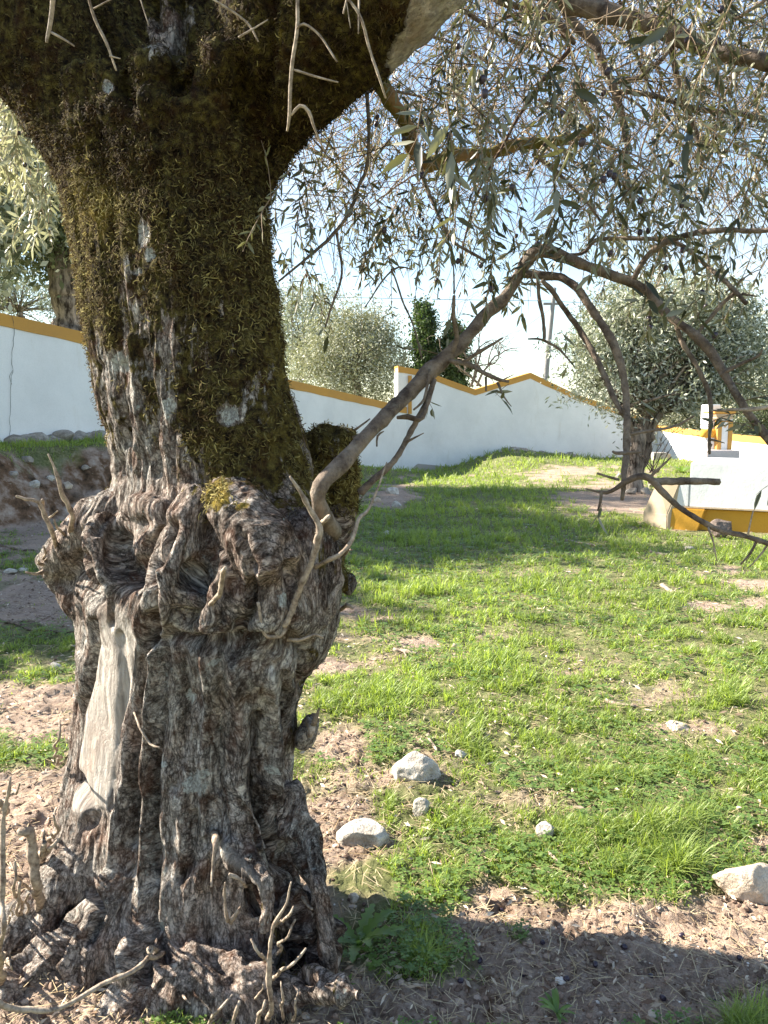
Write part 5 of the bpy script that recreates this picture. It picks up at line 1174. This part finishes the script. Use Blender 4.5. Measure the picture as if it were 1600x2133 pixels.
shoot([(448, 1735, 11), (446, 1750, 10), (443, 1775, 4.5), (441, 1820, 3.5), (439, 1845, 3)]); shoot([(512, 1845, 6), (495, 1832, 5), (474, 1824, 5)]); shoot([(478, 1920, 6), (468, 1900, 5), (464, 1870, 4), (466, 1845, 3)]); shoot([(480, 1925, 5), (492, 1905, 5), (502, 1888, 4)])
shoot([(630, 1870, 5), (640, 1885, 5), (648, 1893, 4)])
shoot([(340, 1985, 7), (300, 2010, 7, 1.62), (220, 2050, 7, 1.56), (120, 2100, 8, 1.5), (40, 2095, 8, 1.48), (0, 2070, 8, 1.46), (-30, 2040, 7, 1.46)])
shoot([(325, 1985, 6), (312, 1975, 7, 1.66), (316, 1965, 5, 1.65)])
# dead sucker with forks at the right foot
shoot([(556, 2133, 9, 1.66), (566, 2060, 8, 1.65), (568, 2000, 8, 1.64), (572, 1960, 6, 1.64), (580, 1920, 5, 1.63), (595, 1880, 4, 1.62), (606, 1840, 2.5, 1.61)]); shoot([(567, 2005, 6, 1.64), (545, 1985, 5, 1.63), (522, 1950, 3, 1.62)])
shoot([(572, 1990, 5, 1.64), (595, 1960, 4.5, 1.63), (610, 1930, 4, 1.62), (618, 1915, 3, 1.62)]); shoot([(570, 2040, 6, 1.64), (600, 2010, 5, 1.63), (620, 1985, 4, 1.62), (632, 1970, 3, 1.62)]); shoot([(578, 1930, 4, 1.63), (598, 1905, 4, 1.62), (608, 1885, 3, 1.61)])
shoot([(520, 2160, 8, 1.6), (540, 2110, 6, 1.6), (552, 2075, 3, 1.6)]); shoot([(478, 2150, 7, 1.58), (500, 2110, 6, 1.58), (510, 2085, 4, 1.58)]); shoot([(430, 2150, 5, 1.58), (455, 2100, 5, 1.58), (487, 2060, 2, 1.58)]); shoot([(592, 2140, 5, 1.6), (588, 2090, 4, 1.6), (584, 2060, 2, 1.6)]); shoot([(600, 2140, 4, 1.6), (615, 2100, 4, 1.6), (624, 2065, 2, 1.6)])
shoot([(536, 2080, 4, 1.62), (545, 2050, 2, 1.62)]); shoot([(380, 2070, 4), (388, 2095, 3)])
# suckers on the left root
shoot([(84, 1890, 15), (78, 1850, 14, 1.86), (72, 1800, 14, 1.84), (64, 1760, 16, 1.83), (58, 1735, 18, 1.82), (38, 1728, 13, 1.81)]); shoot([(78, 1795, 10, 1.84), (92, 1770, 9, 1.83), (93, 1750, 5, 1.83), (94, 1730, 3, 1.83)]); shoot([(86, 1792, 6, 1.83), (105, 1768, 6, 1.82), (128, 1740, 5, 1.81)]); shoot([(106, 1756, 5, 1.82), (118, 1720, 4.5, 1.81), (124, 1690, 3, 1.81)])
shoot([(2, 2060, 16, 1.5), (6, 1960, 9, 1.5), (4, 1860, 8, 1.5), (8, 1760, 8, 1.5), (12, 1690, 8, 1.5), (14, 1650, 6, 1.5), (16, 1620, 4, 1.5)]); shoot([(14, 1652, 4, 1.5), (30, 1645, 4, 1.5), (46, 1630, 3, 1.5)]); shoot([(10, 1690, 8, 1.5), (-8, 1660, 8, 1.5)]); shoot([(4, 1985, 5, 1.5), (14, 2005, 6, 1.5), (22, 2022, 2, 1.5)])
shoot([(38, 1910, 5, 1.8), (30, 1850, 5, 1.78), (20, 1790, 4, 1.77)]); shoot([(60, 1850, 5, 1.82), (40, 1825, 5, 1.8), (24, 1800, 3, 1.8)]); shoot([(45, 1905, 5, 1.8), (42, 1870, 5, 1.8), (44, 1850, 5, 1.8)]); shoot([(55, 1903, 4, 1.82), (52, 1865, 4, 1.82)])
shoot([(128, 1590, 4, 1.95), (124, 1545, 4, 1.94), (122, 1500, 3, 1.94)]); shoot([(10, 1920, 3, 1.7), (22, 1900, 3, 1.7), (34, 1880, 2, 1.7)])

# ------------------------------------------------------------------ foliage of the old olive
rf = np.random.RandomState(12)
def lower(px):     # how far down the hanging sprays reach
    return 25+np.interp(px, [540, 575, 620, 700, 760, 830, 900, 960, 1040, 1080, 1110, 1140, 1200, 1260, 1330, 1400, 1480, 1560, 1640], [560, 600, 640, 620, 560, 610, 600, 620, 600, 500, 420, 560, 610, 600, 610, 640, 600, 560, 620])
SD = dict(tw=MB(), fr=[])
def leaves_along(C, sizes, start=.12, gap=.021, droop=.12, drop=.12):
    """pairs of leaves along a twig; returns base, direction, size"""
    seg = np.linalg.norm(np.diff(C, axis=0), axis=1); S = np.concatenate([[0], np.cumsum(seg)]); n = max(2, int(S[-1]*(1-start)/gap)); s = S[-1]*start+np.arange(n)*gap*(1+.0)
    s = s[s < S[-1]]
    P = np.stack([np.interp(s, S, C[:, k]) for k in range(3)], -1); T = unit(np.stack([np.interp(s, S, np.gradient(C[:, k])) for k in range(3)], -1))
    n = len(s); ph = rf.rand()*6+np.arange(n)*1.57
    a = unit(np.cross(T, rf.randn(3))); b = np.cross(T, a)
    o = a*np.cos(ph)[:, None]+b*np.sin(ph)[:, None]
    B = np.concatenate([P, P, P[-1:]]); D = np.concatenate([unit(T*.75+o*.8+[0, 0, -droop]), unit(T*.75-o*.8+[0, 0, -droop]), T[-1:]])
    keep = rf.rand(len(B)) > drop; return B[keep], D[keep]
def leaf_mesh(mb, B, D, size, tint, wid=.23):
    n = len(B); D = unit(D+rf.randn(n, 3)*.32); Sv = unit(np.cross(D, rf.randn(n, 3))); Nn = np.cross(Sv, D)
    Ls = size*(.6+.6*rf.rand(n)); W = Ls*wid*(.8+.4*rf.rand(n))*.5; cv = (rf.rand(n)-.3)*.22*Ls
    L_ = Ls[:, None]; W = W[:, None]; cv = cv[:, None]
    def c(t): return B+D*L_*t-Nn*cv*(4*t*(1-t)-0)*.5-np.array([0, 0, 1])*L_*.10*t*t
    V = np.stack([c(0), c(.32)-Sv*W+Nn*W*.35, c(.32), c(.32)+Sv*W+Nn*W*.35, c(.7)-Sv*W*.8+Nn*W*.3, c(.7), c(.7)+Sv*W*.8+Nn*W*.3, c(1.)], 1)
    b = np.arange(n)[:, None]*8
    Q = np.concatenate([b+[1, 2, 5, 4], b+[2, 3, 6, 5]]); T = np.concatenate([b+[0, 2, 1], b+[0, 3, 2], b+[4, 5, 7], b+[5, 6, 7]])
    mb.add(V.reshape(-1, 3), Q, T, np.repeat(tint, 8))
def strand(p, d, Ln, r, g=.10, wig=.16):
    n = max(5, int(Ln/.035)); P = [np.array(p)]; d = unit(np.array(d, float))
    for k in range(n): d = unit(d+np.array([0, 0, -g])+rf.randn(3)*wig*.35); P.append(P[-1]+d*Ln/n)
    return np.array(P)
tw = MB(); LB, LD, LS, LT = [], [], [], []; FP = []
def spray(p, d, Ln, r, size=.052, g=.10, leafy=1., tint=.45, sub=2, fruit=.1, drop=.12, twt=.3):
    C = strand(p, d, Ln, r, g); tube(tw, C, np.linspace(r, r*.4, len(C)), 4, step=.05, a=twt, cap=False)
    B, D = leaves_along(C, None, .15, .024, drop=1-leafy*(1-drop)); LB.append(B); LD.append(D); LS.append(np.full(len(B), size)); LT.append(np.clip(tint+.28*rf.randn(len(B)), 0, 1))
    if rf.rand() < fruit:
        for q in range(rf.randint(1, 3)): FP.append(C[rf.randint(len(C)//3, len(C))]+rf.randn(3)*.008-[0, 0, .012])
    for s_ in range(sub):
        i = rf.randint(1, max(2, len(C)*2//3)); T = unit(C[i]-C[i-1]); spray(C[i], unit(T*.6+rf.randn(3)*.6+[0, 0, -.15]), Ln*(.3+.3*rf.rand()), r*.6, size, g*1.1, leafy, tint, 0, fruit*.4, drop, twt)
# right crown
n_s = 0
while n_s < 450:
    px = rf.uniform(548, 1720); Y = rf.choice([rf.uniform(1.9, 2.6), rf.uniform(2.5, 4.4)], p=[.42, .58]); Ln = rf.uniform(.18, .50)
    lo = lower(px); lp = Ln*F/Y*.8
    top = rf.uniform(-330, lo-40); end = top+lp
    if end > lo+rf.uniform(-60, 40): continue
    if px < 990 and top < 250 and Y < 2.75 and px < 990-(top*1.35): continue
    if 1060 < px < 1150 and end > 330 and end < 560 and rf.rand() < .85: continue
    if end > 420 and rf.rand() < .15: continue
    if end < 250 and rf.rand() < .25: continue
    if px < 700 and rf.rand() < .35: continue
    p = at(px, top, Y); d = [rf.uniform(-.7, .7), rf.uniform(-.5, .5), -.75+rf.uniform(-.3, .5)]
    spray(p, d, Ln, .0019, rf.uniform(.030, .045), .07, .88, tint=.14+.55*(rf.rand() < .33), fruit=.16, twt=rf.uniform(.1, .9)); n_s += 1
# bigger, nearer sprays
for (px, py, Y, dx, Ln, sz) in [(1400, 50, 1.6, -.7, .06, .07), (880, 215, 1.55, -.2, .10, .065), (930, 210, 1.55, .1, .14, .065), (930, 310, 1.7, .1, .1, .06), (1450, 270, 1.6, -.4, .08, .065), (1230, 250, 1.6, -.5, .12, .06), (1030, 330, 1.7, -.2, .10, .055), (970, 30, 1.6, .1, .12, .06), (1340, 570, 1.9, .2, .1, .06), (1440, 590, 2.0, .3, .12, .06), (1190, 170, 1.6, .2, .1, .06), (1410, 600, 2.1, -.3, .1, .055), (1150, 330, 1.8, .1, .15, .06), (960, 380, 1.7, -.1, .14, .06)]:
    spray(at(px, py, Y), [dx, rf.uniform(-.2, .2), -.6], Ln, .0016, sz, .08, .75, .05, 1, .3)
# leaves standing on the arch and its side shoots
for C_, k, tint in ((AC, 26, .35),):
    for q in range(k):
        i = rf.randint(len(C_)*38//100, len(C_)-2); spray(C_[i], [rf.uniform(-.7, .7), rf.uniform(-.6, .6), rf.uniform(-.3, .9)], rf.uniform(.06, .17), .0016, .05, .12, .8, .3, 0, .1)
for (px, py, Y) in [(1188, 745, 2.28), (1170, 690, 2.3), (1240, 740, 2.25), (1060, 800, 2.17), (1028, 815, 2.18), (890, 830, 2.2), (1310, 850, 2.1), (1255, 1050, 1.97), (1330, 830, 2.1), (1460, 620, 2.16), (670, 680, 2.26), (945, 640, 2.2), (1610, 1005, 1.9)]:
    spray(at(px, py, Y), [rf.uniform(-.6, .6), 0, -.3], .05, .001, .05, .1, .7, .35, 0, 0)
# many bare, dry twiglets among the leaves
for q in range(2600):
    px = rf.uniform(565, 1680); py = rf.uniform(-60, max(100, lower(px)-90)*rf.rand()**.25); Y = rf.uniform(2.2, 4.6)
    if px < 990 and py < 250 and Y < 2.75 and px < 990-py*1.35: continue
    d = [rf.uniform(-1, 1), rf.uniform(-.6, .6), rf.uniform(-1, .25)]; Ln = rf.uniform(.10, .42)
    if py+Ln*F/Y*.6 > lower(px)+30: continue
    C = strand(at(px, py, Y), d, Ln, .001, .04, .25); tube(tw, C, np.linspace(.0019, .0006, len(C)), 3, step=.06, a=rf.rand(), cap=False)
# medium boughs that carry them
for q in range(60):
    px = rf.uniform(620, 1680); py = rf.uniform(-260, 330); Y = rf.uniform(2.3, 4.5); C = strand(at(px, py, Y), [rf.uniform(-1, 1), rf.uniform(-.6, .6), rf.uniform(-.5, .2)], rf.uniform(.4, 1.0), .004, .04, .2)
    a, b = proj(C[-1])
    if px < 990 and Y < 2.75: continue
    if b > lower(a)-40: continue
    tube(tw, C, np.linspace(.0065, .0022, len(C)), 6, step=.06, a=rf.uniform(0, .5))
# crown overhead, out of the picture, that dapples the light
for q in range(80):
    x = rf.uniform(-2.6, -.2); y = rf.uniform(.4, 3.0); z = rf.uniform(2.9, 3.7)
    a, b = proj(np.array([x, y, z]))
    if -50 < a < 1650 and b > -160: continue
    spray([x, y, z], [rf.uniform(-1, 1), rf.uniform(-1, 1), rf.uniform(-.4, .3)], rf.uniform(.3, .5), .002, .055, .05, .95, .4, 2, 0)
tw.build('twigs', TWIG, OT)['kind'] = 'stuff'
lm = MB(); leaf_mesh(lm, np.concatenate(LB), np.concatenate(LD), np.concatenate(LS), np.concatenate(LT)); o = lm.build('foliage', LEAF, OT); print('leaves', sum(len(b) for b in LB))
# sprays left of the trunk, sunlight painted into their pale leaf colour
tw = MB(); LB, LD, LS, LT = [], [], [], []
for q in range(92):
    px = rf.uniform(-140, 150); top = rf.uniform(-60, 440); Y = rf.uniform(2.7, 3.8); Ln = rf.uniform(.16, .40); end = top+Ln*F/Y*.8
    if end > np.interp(px, [-100, 20, 60, 150], [520, 510, 560, 590]): continue
    spray(at(px, top, Y), [rf.uniform(-.3, .7), rf.uniform(-.4, .4), -.7], Ln, .0018, rf.uniform(.048, .062), .10, .95, .5, 2, .12, twt=.9)
tw.build('twigs', TWIG, OT)['kind'] = 'stuff'
lm = MB(); leaf_mesh(lm, np.concatenate(LB), np.concatenate(LD), np.concatenate(LS), np.concatenate(LT), .22); o = lm.build('foliage', LEAFPALE, OT); o['label'] = 'foliage left of the trunk with sunlight painted into its pale colour'
# fruit
FP = np.array(FP); a, b = proj(FP); FP = FP[(a > 0) & (a < 1600) & (b > 0)]; FP = FP[np.argsort(FP[:, 1])][:98]
for p in FP:
    o = bpy.data.objects.new('olive_fruit', FR); COL.objects.link(o); o.parent = OT; o.location = Vector(p)-OT.location; o.rotation_euler = (rf.rand()*.5, rf.rand()*.5, 0)
